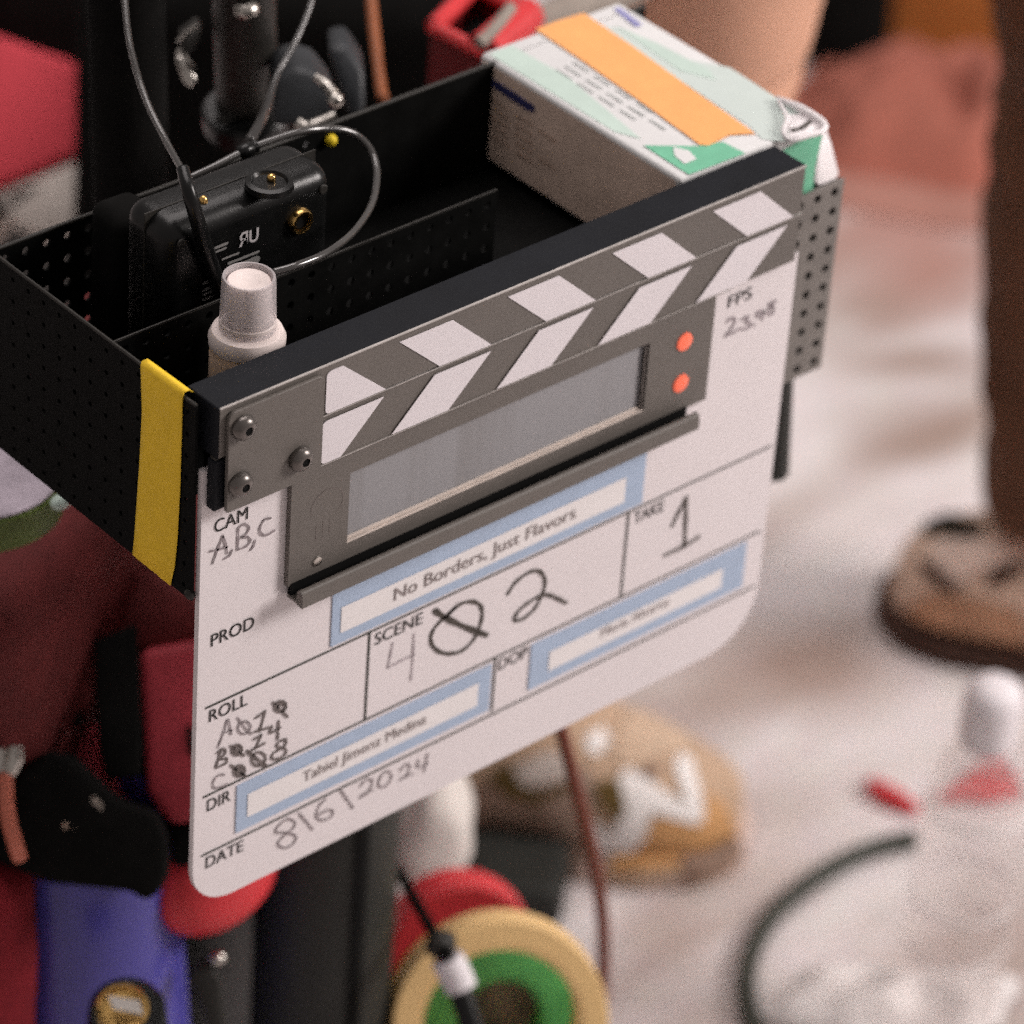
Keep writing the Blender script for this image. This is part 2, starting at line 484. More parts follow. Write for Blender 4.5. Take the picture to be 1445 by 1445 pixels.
M['grey_dull'] = mat('dull_grey', (0.30, 0.26, 0.225), 0.7, 0.25, var=0.15)

# ------------------------------------------------------------------ floor
def shade_tint(x0, y0, x1, y1, w, k, col=(0.30, 0.195, 0.15)):
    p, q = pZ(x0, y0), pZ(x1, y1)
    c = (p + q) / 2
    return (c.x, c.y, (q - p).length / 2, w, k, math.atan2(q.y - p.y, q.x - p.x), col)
SHADE_TINTS = [shade_tint(1130, 285, 1450, 305, 0.20, 0.85, (0.44, 0.22, 0.18)), shade_tint(980, 935, 1330, 945, 0.085, 0.75), shade_tint(1180, 520, 1420, 500, 0.035, 0.7), shade_tint(1170, 640, 1420, 585, 0.05, 0.65), shade_tint(1180, 410, 1300, 470, 0.04, 0.35), shade_tint(850, 1300, 1010, 1330, 0.05, 0.4)]  # floor colour patches painting leg and boot shadows, plus red reflection
def floor_material():
    m = bpy.data.materials.new('pale_concrete')
    m.use_nodes = True
    nt = m.node_tree
    b = nt.nodes['Principled BSDF']
    tc = nt.nodes.new('ShaderNodeTexCoord')
    mp = nt.nodes.new('ShaderNodeMapping')
    mp.inputs['Rotation'].default_value = (0, 0, math.radians(12))
    mp.inputs['Scale'].default_value = (2.2, 6.5, 1)
    nt.links.new(tc.outputs['Object'], mp.inputs['Vector'])
    n = nt.nodes.new('ShaderNodeTexNoise')
    n.inputs['Scale'].default_value = 1.0
    n.inputs['Detail'].default_value = 4
    nt.links.new(mp.outputs[0], n.inputs['Vector'])
    r = nt.nodes.new('ShaderNodeValToRGB')
    e = r.color_ramp.elements
    e[0].position = 0.33; e[0].color = (0.46, 0.37, 0.335, 1)
    e[1].position = 0.56; e[1].color = (0.79, 0.735, 0.735, 1)
    nt.links.new(n.outputs['Fac'], r.inputs['Fac'])
    n2 = nt.nodes.new('ShaderNodeTexNoise')
    n2.inputs['Scale'].default_value = 55
    n2.inputs['Detail'].default_value = 6
    nt.links.new(tc.outputs['Object'], n2.inputs['Vector'])
    mx = nt.nodes.new('ShaderNodeMix')
    mx.data_type = 'RGBA'
    mx.blend_type = 'MULTIPLY'
    mx.inputs[0].default_value = 0.10
    nt.links.new(r.outputs[0], mx.inputs[6])
    nt.links.new(n2.outputs['Color'], mx.inputs[7])
    last = mx.outputs[2]
    for cx, cy, rx, ry, k, ang, scol in SHADE_TINTS:
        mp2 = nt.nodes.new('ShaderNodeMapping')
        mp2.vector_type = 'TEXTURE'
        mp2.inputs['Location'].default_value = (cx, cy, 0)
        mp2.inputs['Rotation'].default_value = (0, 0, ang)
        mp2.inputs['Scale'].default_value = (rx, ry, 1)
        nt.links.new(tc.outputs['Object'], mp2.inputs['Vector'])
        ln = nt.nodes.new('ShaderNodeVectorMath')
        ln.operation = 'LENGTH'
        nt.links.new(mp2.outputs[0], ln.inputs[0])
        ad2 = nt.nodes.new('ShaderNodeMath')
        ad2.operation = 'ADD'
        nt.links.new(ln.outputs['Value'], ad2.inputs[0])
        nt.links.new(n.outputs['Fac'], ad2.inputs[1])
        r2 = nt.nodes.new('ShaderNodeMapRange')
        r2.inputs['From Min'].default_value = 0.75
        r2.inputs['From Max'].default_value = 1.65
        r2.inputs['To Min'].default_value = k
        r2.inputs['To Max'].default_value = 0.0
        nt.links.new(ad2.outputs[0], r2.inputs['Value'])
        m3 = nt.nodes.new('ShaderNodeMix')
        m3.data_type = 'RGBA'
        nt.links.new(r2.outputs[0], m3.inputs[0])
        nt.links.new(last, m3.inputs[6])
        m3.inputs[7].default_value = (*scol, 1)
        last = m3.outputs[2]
    nt.links.new(last, b.inputs['Base Color'])
    b.inputs['Roughness'].default_value = 0.6
    b.inputs['Specular IOR Level'].default_value = 0.3
    return m
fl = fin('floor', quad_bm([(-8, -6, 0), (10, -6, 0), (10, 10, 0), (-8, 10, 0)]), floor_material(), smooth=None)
fl['kind'] = 'structure'
fl['label'] = 'pale mottled concrete floor under the cart with painted shadows'

# ------------------------------------------------------------------ clapperboard
slate = thing('clapperboard', 'white film slate with black and white striped sticks hung on the black tray', 'clapperboard')
YB, YP, YL, YU = 0.0090, 0.0058, 0.0042, 0.0026      # board, electronics panel, lower stick, upper stick
def B(x, y): return pY(x, y, YB)
bx0, bx1 = B(284.5, 720).x, B(1113, 470).x
bz0, bz1 = B(482, 1182.5).z, 0.894
def rrect(x0, z0, x1, z1, y, rs, n=8):
    """rounded rectangle outline on plane Y=y; rs: radii bl, br, tr, tl"""
    pts = []
    for (cx, cz, r, a0) in ((x0, z0, rs[0], 180), (x1, z0, rs[1], 270), (x1, z1, rs[2], 0), (x0, z1, rs[3], 90)):
        sx = 1 if cx == x0 else -1
        sz = 1 if cz == z0 else -1
        if r < 1e-6:
            pts.append(Vector((cx, y, cz)))
            continue
        for k in range(n + 1):
            a = math.radians(a0 + 90 * k / n)
            pts.append(Vector((cx + sx * r + r * math.cos(a), y, cz + sz * r + r * math.sin(a))))
    return pts
ol = rrect(bx0, bz0, bx1, 0.8735, YB, (0.025, 0.034, 0, 0))
ol = ol[:-1] + [Vector((-0.150, YB, 0.8735)), Vector((-0.150, YB, bz1)), Vector((bx0, YB, bz1))]
bm = prism_bm(ol, (0, 0.0032, 0))
fin('board', bm, M['white_acrylic'], slate, 40)
# upper stick
ux0, ux1 = -0.1805, 0.1825
fin('clapper_stick', box_bm((ux0, YU, 0.9032), (ux1, 0.0255, 0.9309), 0.0006, 1), M['stick_dark'], slate, 30)
up = fin('stick_face', box_bm((ux0 + 0.0009, YU - 0.0004, 0.9040), (ux1 - 0.0009, YU + 0.0006, 0.9301)), M['stick_black'], slate, 30)
fin('lower_stick', box_bm((-0.1800, YL, 0.8738), (0.1840, 0.0085, 0.9022), 0.0004, 1), M['stick_black'], slate, 30)
fin('edge_highlight', box_bm((ux0 + 0.0008, YU - 0.0009, 0.9302), (ux1 - 0.0005, YU + 0.0002, 0.9308)), M['stick_highlight'], slate, 30)
fin('edge_highlight', box_bm((-0.1193, YL - 0.0012, 0.9017), (0.1836, YL + 0.0004, 0.9023)), M['stick_highlight'], slate, 30)
fin('edge_highlight', box_bm((-0.1193, YL - 0.0007, 0.8738), (0.1400, YL + 0.0004, 0.8742)), M['stick_highlight'], slate, 30)
def flatpoly(name, pts, y, m, parent, t=0.0003):
    return fin(name, prism_bm([Vector((p[0], y, p[1])) for p in pts], (0, t, 0)), m, parent, None)
def corner_round(p, q, s, r, n=5):
    """points that round corner q between p and s"""
    p, q, s = Vector(p), Vector(q), Vector(s)
    a = q + (p - q).normalized() * r
    b = q + (s - q).normalized() * r
    return [tuple(a * (1 - t) ** 2 + q * 2 * t * (1 - t) + b * t * t) for t in [k / n for k in range(n + 1)]]
yu = YU - 0.0008
zt, zb = 0.9268, 0.9036
xl = pY(458.5, 560, YU).x
for k in range(5):
    if k == 0:
        q = [(xl, zt), (pY(483, 517, YU).x, zt), (pY(543, 550.5, YU).x, zb), (xl, zb)]
        pts = corner_round(q[3], q[0], q[1], 0.003) + [q[1], q[2]] + corner_round(q[2], q[3], q[0], 0.003)
    else:
        x = -0.0767 + (k - 1) * 0.0654
        pts = [(x, zt), (x + 0.0318, zt), (x + 0.0570, zb), (x + 0.0256, zb)]
    flatpoly('white_stripe', pts, yu, M['stripe_white'], slate)
yl = YL - 0.0008
zt, zb = 0.8984, 0.8748
for k in range(5):
    if k == 0:
        q = [(xl, zt), (pY(540, 566, YL).x, zt), (pY(479, 650, YL).x, zb), (xl, zb)]
        pts = corner_round(q[3], q[0], q[1], 0.003) + [q[1], q[2]] + corner_round(q[2], q[3], q[0], 0.003)
    else:
        x = -0.0526 + (k - 1) * 0.0643
        pts = [(x, zt), (x + 0.0345, zt), (x + 0.0098, zb), (x - 0.0245, zb)]
    flatpoly('white_stripe', pts, yl, M['stripe_white'], slate)
# hinge
hz0 = pY(325, 722, 0.0).z
fin('hinge_block', box_bm((-0.1812, YU + 0.0004, hz0 + 0.0008), (-0.1200, 0.0086, 0.9018), 0.0005, 1), M['stick_dark'], slate, 30)
px0, px1 = pY(323, 590, 0).x, pY(455.5, 600, 0).x
hp = rrect(px0, hz0, px1, pY(323, 585, 0).z, -0.0004, (0.0012, 0.0012, 0.004, 0.004), 5)
fin('hinge_plate', prism_bm(hp, (0, 0.0022, 0), 0.0003, 1), M['stick_black'], slate, 30)
for sx, sy in ((349, 607), (429.5, 651), (344.5, 687)):
    c = pY(sx, sy, -0.004)
    c.y = -0.0004
    s = fin('screw', lathe_bm(c, (0, -1, 0), [(0.0062, 0), (0.0063, 0.0012), (0.0057, 0.0032), (0.0042, 0.0046), (0.0024, 0.0052), (0.0022, 0.0052), (0.0021, 0.0018), (0, 0.0018)], 24), M['screw'], slate, 40)
    fin('hex_socket', cyl_bm(c + Vector((0, -0.0019, 0)), c + Vector((0, -0.0047, 0)), 0.0021, seg=6), M['black_hole'], s, 20)
# electronics panel with recessed display
pa, pb = pY(409, 760, YP), pY(1003, 495, YP)
pzb = pY(405.5, 829, YP).z
wx0, wz0 = pY(489.5, 767, YP).x, pY(489.5, 767, YP).z
wx1, wz1 = pY(914, 520, YP).x, pY(494, 668, YP).z
bm = bmesh.new()
o_ = [(pa.x, pzb), (pb.x, pzb), (pb.x, 0.8736), (pa.x, 0.8736)]
i_ = [(wx0, wz0), (wx1, wz0), (wx1, wz1), (wx0, wz1)]
ov = [bm.verts.new((x, YP, z)) for x, z in o_]
iv = [bm.verts.new((x, YP, z)) for x, z in i_]
ib = [bm.verts.new((x, YP + 0.0031, z)) for x, z in i_]
ob = [bm.verts.new((x, YP + 0.0031, z)) for x, z in o_]
for k in range(4):
    l = (k + 1) % 4
    bm.faces.new((ov[k], ov[l], iv[l], iv[k]))
    bm.faces.new((iv[k], iv[l], ib[l], ib[k]))
    bm.faces.new((ov[k], ob[k], ob[l], ov[l]))
fin('electronics_panel', bm, M['stick_black'], slate, None)
def screen_material():
    m = mat('grey_lcd', (0.29, 0.29, 0.315), 0.28, 0.5, var=0.06, scale=30)
    nt = m.node_tree
    b = nt.nodes['Principled BSDF']
    wv = nt.nodes.new('ShaderNodeTexNoise')
    mp = nt.nodes.new('ShaderNodeMapping')
    mp.inputs['Scale'].default_value = (48, 1, 3)
    tc = nt.nodes.new('ShaderNodeTexCoord')
    nt.links.new(tc.outputs['Object'], mp.inputs[0])
    nt.links.new(mp.outputs[0], wv.inputs['Vector'])
    wv.inputs['Scale'].default_value = 1.0
    wv.inputs['Detail'].default_value = 2
    r = nt.nodes.new('ShaderNodeValToRGB')
    r.color_ramp.elements[0].position = 0.38
    r.color_ramp.elements[0].color = (0.240, 0.237, 0.245, 1)
    r.color_ramp.elements[1].position = 0.55
    r.color_ramp.elements[1].color = (0.280, 0.280, 0.295, 1)
    nt.links.new(wv.outputs['Fac'], r.inputs['Fac'])
    nt.links.new(r.outputs[0], b.inputs['Base Color'])
    return m
scr = fin('display', quad_bm([(wx0, YP + 0.0029, wz0), (wx1, YP + 0.0029, wz0), (wx1, YP + 0.0029, wz1), (wx0, YP + 0.0029, wz1)]), screen_material(), slate, None)
fin('bezel', box_bm((wx0 + 0.0002, YP + 0.0002, wz0 + 0.0001), (wx1 - 0.0002, YP + 0.0011, wz0 + 0.0008)), M['bezel'], scr, None)
fin('bezel', box_bm((wx0 + 0.0002, YP + 0.0019, wz0 + 0.0001), (wx1 - 0.0002, YP + 0.0028, wz0 + 0.0022)), M['bezel'], scr, None)
fin('bezel', box_bm((wx1 - 0.0018, YP + 0.0010, wz0 + 0.0016), (wx1 - 0.0003, YP + 0.0028, wz1 - 0.0004)), M['screw'], scr, None)
# ledge: bent lip along the bottom of the panel
la, lb = pY(424, 840, -0.002), pY(984, 589, -0.002)
pts = [(YP + .002, zc_ := (la.z + lb.z) / 2 - .0060), (YP + .002, zc_ + .0016), (0.0012, zc_ + .0016), (0.0006, zc_ + .0058)]
for k in range(9):
    a = math.radians(20 + 160 * k / 8)
    pts.append((-0.0014 + 0.0020 * math.cos(a), zc_ + .0064 + 0.0020 * math.sin(a)))
pts += [(-0.0040, zc_ + .0030), (-0.0038, zc_ - .0004), (-0.0022, zc_ - .0010), (0.0008, zc_ - .0002)]
pts = [Vector((la.x, y, z)) for y, z in pts]
fin('gutter_shade', box_bm((la.x + .0004, YP - .0004, zc_ + .0010), (lb.x - .0004, YP + .0021, pzb + .0012)), M['black_hole'], slate, None)  # black box paints the shade inside the gutter
fin('ledge', prism_bm(pts, (lb.x - la.x, 0, 0)), M['stick_black'], slate, 40)
for lx, ly in ((965.5, 482), (960, 540.5)):
    c = pY(lx, ly, YP)
    fin('indicator_light', lathe_bm(c + Vector((0, -0.0001, 0)), (0, -1, 0), [(0.0050, 0), (0.0049, 0.0006), (0.003, 0.001), (0, 0.0011)], 28), M['led'], slate, 60)
c = pY(447.5, 791.5, YP)
fin('screw', lathe_bm(c + Vector((0, -0.0001, 0)), (0, -1, 0), [(0.0026, 0), (0.0024, 0.0006), (0, 0.0009)], 16), M['steel'], slate, 60)
# faint embossed mark
c = pY(462, 712, YP - 0.0001)
ring = [Vector((c.x + 0.0095 * math.cos(a), c.y, c.z + 0.0085 * math.sin(a))) for a in [k * math.pi / 10 for k in range(-3, 12)]]
emb = ribbon_bm([ring, [c + Vector((-0.006, 0, -0.010)), c + Vector((-0.006, 0, -0.018))], [c + Vector((-0.002, 0, -0.009)), c + Vector((-0.002, 0, -0.019))], [c + Vector((0.002, 0, -0.010)), c + Vector((0.002, 0, -0.018))]], 0.0007)
fin('embossed_mark', emb, M['screw'], slate, None, False)
# printed rules
yr = YB - 0.0003
def rule(a, b, w=0.00125, end=None):
    p, q = B(*a), B(*b)
    p.y = q.y = yr
    if abs(p.x - q.x) > abs(p.z - q.z):
        z = (p.z + q.z) / 2
        lo, hi = (min(p.x, q.x), z - w / 2), (max(p.x, q.x), z + w / 2)
    else:
        x = (p.x + q.x) / 2
        lo, hi = (x - w / 2, min(p.z, q.z)), (x + w / 2, max(p.z, q.z))
    fin('printed_rule', quad_bm([(lo[0], yr, lo[1]), (hi[0], yr, lo[1]), (hi[0], yr, hi[1]), (lo[0], yr, hi[1])]), M['ink_line'], slate, None)
z1 = (289.5, 999.7), (1089, 628.1)
rule(*z1)
rule((286.2, 1125.8), (1073, 747.8))
rule((283.5, 1207.5), (1064.7, 827.2))
yr = YB - 0.00036
rule((521.3, 893), (514.5, 1016.5), 0.0013)
rule((887, 722), (875.4, 842.5), 0.0013)
rule((700, 928), (692, 1004.5), 0.0013)
# headings
for s, bl, tr in (('CAM', (302, 752.3), (349.5, 720.3)), ('PROD', (297.4, 912.6), (358.5, 871.9)), ('ROLL', (294.8, 1019), (349, 982)),
                  ('DIR', (291.7, 1145), (325.2, 1118)), ('DATE', (290, 1225.5), (343.2, 1188.7)), ('SCENE', (528.3, 910.4), (596.3, 867.2)),
                  ('TAKE', (893.7, 739.6), (937, 709)), ('DOP', (702.7, 946), (744.5, 917)), ('FPS', (1026.4, 434.7), (1061.3, 409.8))):
    text('printed_heading', s, B(*bl), B(*tr), YB - 0.0004, M['ink_print'], slate, 0.0, .0070)
# tape labels
def strip(words, sbl, strr, wbl, wtr, tbl, ttr, ink, lab, caph):
    a, b = B(*sbl), B(*strr)
    s = fin('tape_label', box_bm((a.x, YB - 0.0007, a.z), (b.x, YB - 0.0001, b.z)), M['blue_tape'], slate, None)
    s['label'] = lab
    c, d = B(*wbl), B(*wtr)
    fin('paper_strip', quad_bm([(c.x, YB - 0.0010, c.z), (d.x, YB - 0.0010, c.z), (d.x, YB - 0.0010, d.z), (c.x, YB - 0.0010, d.z)]), M['label_paper'], s, None)
    text('typed_words', words, B(*tbl), B(*ttr), YB - 0.0014, ink, s, 0.0, caph)
strip('No Borders, Just Flavors', (465.5, 912.5), (912, 635), (478.6, 892.2), (882.3, 672), (553.8, 846.1), (811, 715.5), M['ink_grey'], 'pale blue strip with the production title', .0073)
strip('Tahiel Jimenz Medina', (331.6, 1175), (693, 936.5), (347.1, 1151.9), (673.8, 962.4), (425, 1102.4), (600, 1005), M['ink_grey'], 'pale blue strip on the director line', .0063)
strip('Maria Alvarez', (744, 973.6), (1053, 764.3), (771.6, 946), (1018.7, 800.6), (845.7, 898), (943, 843), M['ink_pale'], 'pale blue strip on the lower right line', .0056)
# handwriting
def hand(name, strokes, ox, oy, s, w, m, smooth=True):
    paths = [[pY(ox + x / s, oy + y / s, YB - 0.0005) for x, y in st] for st in strokes]
    fin(name, ribbon_bm(paths, w, smooth=smooth), m, slate, None, False)
def loop(cx, cy, rx, ry, a0=-60, turns=1.05, lean=0.2):
    return [(cx + rx * math.cos(math.radians(a0 - t)) + lean * -ry * math.sin(math.radians(a0 - t)) * 0.3, cy + ry * math.sin(math.radians(a0 - t))) for t in range(0, int(360 * turns), 30)]
hand('camera_letters', [[(182, 395), (150, 470), (106, 594)], [(178, 392), (196, 440), (212, 520)], [(85, 506), (150, 492), (212, 474)], [(246, 498), (230, 535), (190, 560)],
     [(292, 345), (290, 420), (286, 494)], [(288, 344), (330, 308), (370, 330), (352, 378), (312, 404), (360, 402), (380, 432), (348, 470), (288, 494)],
     [(414, 428), (402, 470), (382, 496)], [(527, 265), (488, 272), (456, 320), (450, 362), (478, 388), (520, 378), (556, 354)]], 280, 680, 5.16, 0.00115, M['ink_soft'])
hand('scene_number_faint', [[(248, 935), (232, 1015), (215, 1095)], [(215, 1095), (300, 1050), (385, 1010)], [(382, 880), (376, 1010), (362, 1175)]], 500, 700, 4.516, 0.0009, M['ink_faint'])
hand('scene_number', [[(590, 775), (660, 700), (740, 672), (800, 692), (818, 745), (802, 830), (760, 920), (690, 985), (620, 1005), (550, 995), (502, 955), (490, 905), (512, 845), (575, 775), (652, 708)],
     [(980, 625), (1030, 550), (1110, 490), (1172, 476), (1210, 512), (1216, 575), (1190, 650), (1150, 720), (1090, 775), (1036, 795), (1022, 776), (1060, 722), (1130, 668), (1200, 632), (1250, 634), (1300, 655), (1352, 682)]], 500, 700, 4.516, 0.0020, M['ink_dark'])
hand('scene_number', [[(516, 730), (590, 780), (700, 832), (845, 888)]], 500, 700, 4.516, 0.0030, M['ink_dark'])
hand('take_number', [[(925, 215), (960, 142), (994, 78)], [(995, 75), (990, 200), (985, 312)], [(888, 357), (985, 312), (1056, 267)]], 680, 680, 3.44, 0.0021, M['ink_dark'])
hand('frame_rate', [[(668, 378), (695, 355), (714, 375), (690, 420), (660, 457), (700, 440), (738, 418)], [(752, 366), (790, 348), (775, 380), (802, 386), (786, 412), (752, 420)], [(818, 398), (824, 396)],
     [(868, 318), (842, 322), (840, 348), (868, 340), (874, 312), (868, 366)], [(936, 262), (905, 282), (932, 300), (922, 336), (898, 322), (946, 258)]], 860, 360, 4.014, 0.0014, M['ink_faint'])
hand('roll_numbers', [[(195, 490), (235, 390), (270, 285), (292, 396)], [(232, 384), (300, 364)], loop(388, 345, 46, 46), [(338, 272), (385, 338), (440, 392)],
     [(246, 690), (198, 692), (160, 745), (172, 785), (230, 772), (262, 754)]], 270, 960, 5.16, 0.0010, M['ink_soft'])
hand('roll_numbers', [[(470, 275), (508, 250), (540, 225)], [(540, 225), (520, 300), (500, 372)], [(463, 376), (515, 360), (566, 345)], loop(650, 192, 42, 40), loop(655, 200, 28, 26), [(596, 162), (650, 215), (702, 268)], [(600, 172), (690, 168)],
     [(222, 500), (200, 570), (182, 632)], [(190, 528), (236, 500), (250, 530), (212, 575), (256, 570), (256, 602), (184, 638)], loop(334, 508, 36, 38), loop(334, 508, 22, 24), [(286, 478), (335, 515), (384, 552)],
     [(456, 430), (485, 415), (512, 398)], [(512, 398), (492, 445), (474, 494)], [(444, 508), (490, 484), (538, 458)], [(590, 335), (575, 386), (650, 345)], [(638, 298), (634, 365), (630, 432)],
     loop(352, 660, 40, 40), loop(350, 662, 24, 24), [(288, 618), (345, 660), (398, 702)], loop(492, 574, 50, 50), [(404, 520), (470, 572), (542, 632)], [(412, 512), (480, 570), (548, 622)],
     [(692, 428), (640, 448), (626, 482), (680, 496), (690, 532), (642, 570), (592, 572), (600, 532), (680, 480), (692, 436)]], 270, 960, 5.16, 0.0014, M['ink_mid'])
hand('date_writing', [[(755, 1032), (702, 1010), (628, 1070), (622, 1108), (700, 1110), (765, 1140), (740, 1195), (680, 1221), (632, 1190), (680, 1130), (750, 1070), (757, 1030)], [(785, 965), (835, 1025), (886, 1086)],
     [(980, 865), (930, 920), (914, 990), (950, 1021), (1010, 1002), (1036, 962), (1000, 944), (926, 985)], [(1090, 800), (1135, 865), (1180, 930)]], 270, 960, 5.16, 0.00115, M['ink_soft'])
hand('date_writing', [[(78, 442), (108, 410), (132, 420), (112, 468), (78, 487), (100, 470), (136, 456)], [(158, 418), (176, 386), (204, 378), (211, 408), (186, 440), (160, 440), (158, 416)],
     [(248, 376), (274, 346), (291, 360), (272, 398), (248, 412), (268, 400), (306, 386)], [(326, 328), (324, 360), (366, 342)], [(366, 300), (358, 340), (350, 378)]], 482, 963, 2.998, 0.0011, M['ink_soft'])

# ------------------------------------------------------------------ tray
tray = thing('equipment_tray', 'black perforated metal tray holding the white box and adapter, slate hung on its front', 'tray')
TX0, TX1, TY0, TY1, TZ0, TZ1 = -0.1855, 0.2260, 0.0262, 0.1680, 0.822, 0.9295
P = 0.012
def wall(name, o, u, v, lu, lv, m, r=0.0021, pitch=None, t=0.0014):
    nu = max(1, round(lu / P)); nv = max(1, round(lv / P))
    bm = perf_bm(o, Vector(u) * (lu / nu / P), Vector(v) * (lv / nv / P), nu, nv, P, r)
    return solid(fin(name, bm, m, tray, None), t, 0)
wall('end_wall_or_added_liner', (TX0, TY0 - 0.015, TZ0), (0, 1, 0), (0, 0, 1), TY1 - TY0 + 0.015, TZ1 - TZ0, M['tray'], r=0.0013)
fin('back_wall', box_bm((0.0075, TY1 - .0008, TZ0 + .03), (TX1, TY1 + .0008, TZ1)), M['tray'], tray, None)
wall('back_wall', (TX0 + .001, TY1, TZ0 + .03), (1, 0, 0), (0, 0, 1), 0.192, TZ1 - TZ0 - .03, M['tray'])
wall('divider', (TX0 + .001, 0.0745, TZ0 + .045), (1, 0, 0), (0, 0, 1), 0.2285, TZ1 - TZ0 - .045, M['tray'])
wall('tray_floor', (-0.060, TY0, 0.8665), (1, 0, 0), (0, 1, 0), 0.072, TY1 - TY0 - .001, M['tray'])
fin('end_wall_or_added_liner', box_bm((TX0 + .0012, TY0, TZ0 + .001), (TX0 + .0020, TY1 - .001, TZ1 - .003)), M['tray'], tray, None)  # solid liner added inside so the holes stay dark
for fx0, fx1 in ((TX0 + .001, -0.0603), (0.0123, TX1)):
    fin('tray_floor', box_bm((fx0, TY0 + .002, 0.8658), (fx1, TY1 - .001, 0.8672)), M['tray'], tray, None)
fin('front_wall_or_added_backing', box_bm((-0.168, TY0 + .0002, TZ0), (0.100, TY0 + .0016, 0.925)), M['tray'], tray, None)
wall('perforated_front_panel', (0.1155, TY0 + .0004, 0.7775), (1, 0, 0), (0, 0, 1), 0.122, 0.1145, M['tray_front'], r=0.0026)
fin('end_wall_or_added_liner', box_bm((TX1 + .0005, TY0 + .003, TZ0), (TX1 + .0018, TY1, 0.888)), M['tray'], tray, None)
def bead(a, b, r=0.0011): fin('rim', tube_bm([a, b], r, smooth=False, seg=8), M['dark_grey'], tray, 60)
fin('front_wall_or_added_backing', box_bm((0.101, TY0 + .0016, 0.7785), (0.2368, TY0 + .0030, 0.8915)), M['tray'], tray, None)  # black sheet added behind the panel to darken its holes
bead((TX0, 0.0115, TZ1), (TX0, TY1, TZ1), 0.0009)
bead((TX0, TY1, TZ1), (TX1, TY1, TZ1))
bead((TX0 + .001, 0.0745, TZ1 - .0006), (0.044, 0.0745, TZ1 - .0006), 0.0008)
for bx in (-0.1852,):
    c = pX(268, 838, TX0)
    fin('rivet', blob_bm(c, (0.0025, 0.003, 0.003), 2), M['dark_grey'], tray, 60)
# bracket under the tray at the right
b0, b1 = at(1103, 440, 2.225), at(1093, 666, 2.325)
fin('mount_bracket', cyl_bm(b0, b1, 0.0080, bev=0.001), M['grey_green'], tray, 40)

# yellow tape on the end wall
TP = TX0 - 0.0011
row = lambda y, xa, xb, n=9: [pX(xa + (xb - xa) * k / (n - 1), y[0] + (y[1] - y[0]) * k / (n - 1), TP) for k in range(n)]
bm = bmesh.new()
rows = []
top = row((513, 557), 199, 259)
fold = [p + Vector((0.0034, 0, 0.0012)) for p in top]
rows.append([Vector((p.x + 0.002, p.y, p.z - 0.002)) for p in fold])
rows.append(fold)
rows.append([p + Vector((0.0004, 0, 0.0011)) for p in top])
specs = [((516, 560), 199.5, 258.5), ((580, 620), 201.5, 256.5), ((650, 695), 197.5, 254.5), ((720, 764), 193, 251), ((757, 800), 190, 247), ((782, 826), 187.5, 241)]
for (ya, yb), xa, xb in specs:
    rows.append([p + Vector((-0.0004 * abs(math.sin(k * 1.3 + ya)), 0, 0)) for k, p in enumerate(row((ya, yb), xa, xb))])
rv = [[bm.verts.new(p) for p in r] for r in rows]
for a, b in zip(rv, rv[1:]):
    for k in range(len(a) - 1):
        bm.faces.new((a[k], a[k + 1], b[k + 1], b[k]))
yt = solid(fin('tape_strip', bm, M['yellow_tape'], None, 180), 0.0004, 0)
tag(yt, 'yellow cloth tape strip stuck upright on the left end of the black tray', 'tape')

# ------------------------------------------------------------------ white box with orange tape
gb = thing('carton', 'white and mint carton with an orange tape stripe, standing in the tray', 'box')
gx0, gx1, gy0, gy1, gz0, gz1 = 0.1222, 0.2166, 0.0285, 0.1782, 0.8725, 0.9305
fin('carton_body', box_bm((gx0, gy0, gz0), (gx1, gy1, gz1), 0.0022, 3), M['card_white'], gb, 60)
def top(name, pts, m, h=0.0003, parent=gb, par=None):
    return fin(name, prism_bm([pZ(x, y, gz1 + h) for x, y in pts], (0, 0, -0.0002)), m, parent, None)
def side(name, pts, m, d=0.0004):
    return fin(name, prism_bm([pX(x, y, gx0 - d) for x, y in pts], (0.0002, 0, 0)), m, gb, None)
sp = [pX(684, 96, gx0 - .0003), pX(954, 262, gx0 - .0003)]
fin('printed_side', quad_bm([(gx0 - .0003, gy0 + .003, gz0 + .002), (gx0 - .0003, gy1 - .003, gz0 + .002), (gx0 - .0003, gy1 - .003, gz1 - .0025), (gx0 - .0003, gy0 + .003, gz1 - .0025)]), M['card_side'], gb, None)
top('mint_band', [(690, 76), (722, 64), (800, 108), (860, 158), (905, 196), (868, 186)], M['mint_pale'])
top('mint_band', [(842, 36), (880, 40), (960, 82), (1030, 95), (1142, 168), (1112, 200), (1075, 196), (1058, 178)], M['mint'])
top('mint_band', [(868, 36), (930, 62), (1000, 98), (1010, 112), (960, 100)], M['mint_pale'], 0.0005)
top('green_corner', [(908, 205), (985, 206), (1000, 203), (1020, 200), (1052, 216), (972, 246)], M['green_print'], 0.0005)
top('white_diamond', [(950, 207), (972, 212), (983, 224), (966, 231), (952, 219)], M['card_white'], 0.0008)
orange = top('orange_tape', [(756, 41), (790, 28), (824, 18), (900, 70), (980, 128), (1066, 188), (1030, 190), (1000, 205), (988, 204), (900, 140), (820, 84)], M['orange_tape'], 0.0008)
for k in range(4):
    x, y = 786 + 12 * k, 98 - 5 * k
    L = [120, 150, 135, 95][k]
    a = [(x + 10 * i, y + 6.35 * i) for i in range(int(L / 10))]
    fin('fine_print', ribbon_bm([[pZ(*q, gz1 + .0005) for q in a[i:i + 3]] for i in range(0, len(a) - 2, 3)], 0.0013, Vector((0, 0, 1)), smooth=False), M['grey_print2'], gb, None, False)
top('violet_mark', [(866, 12), (874, 10), (906, 34), (898, 38)], M['violet_print'], 0.0006)
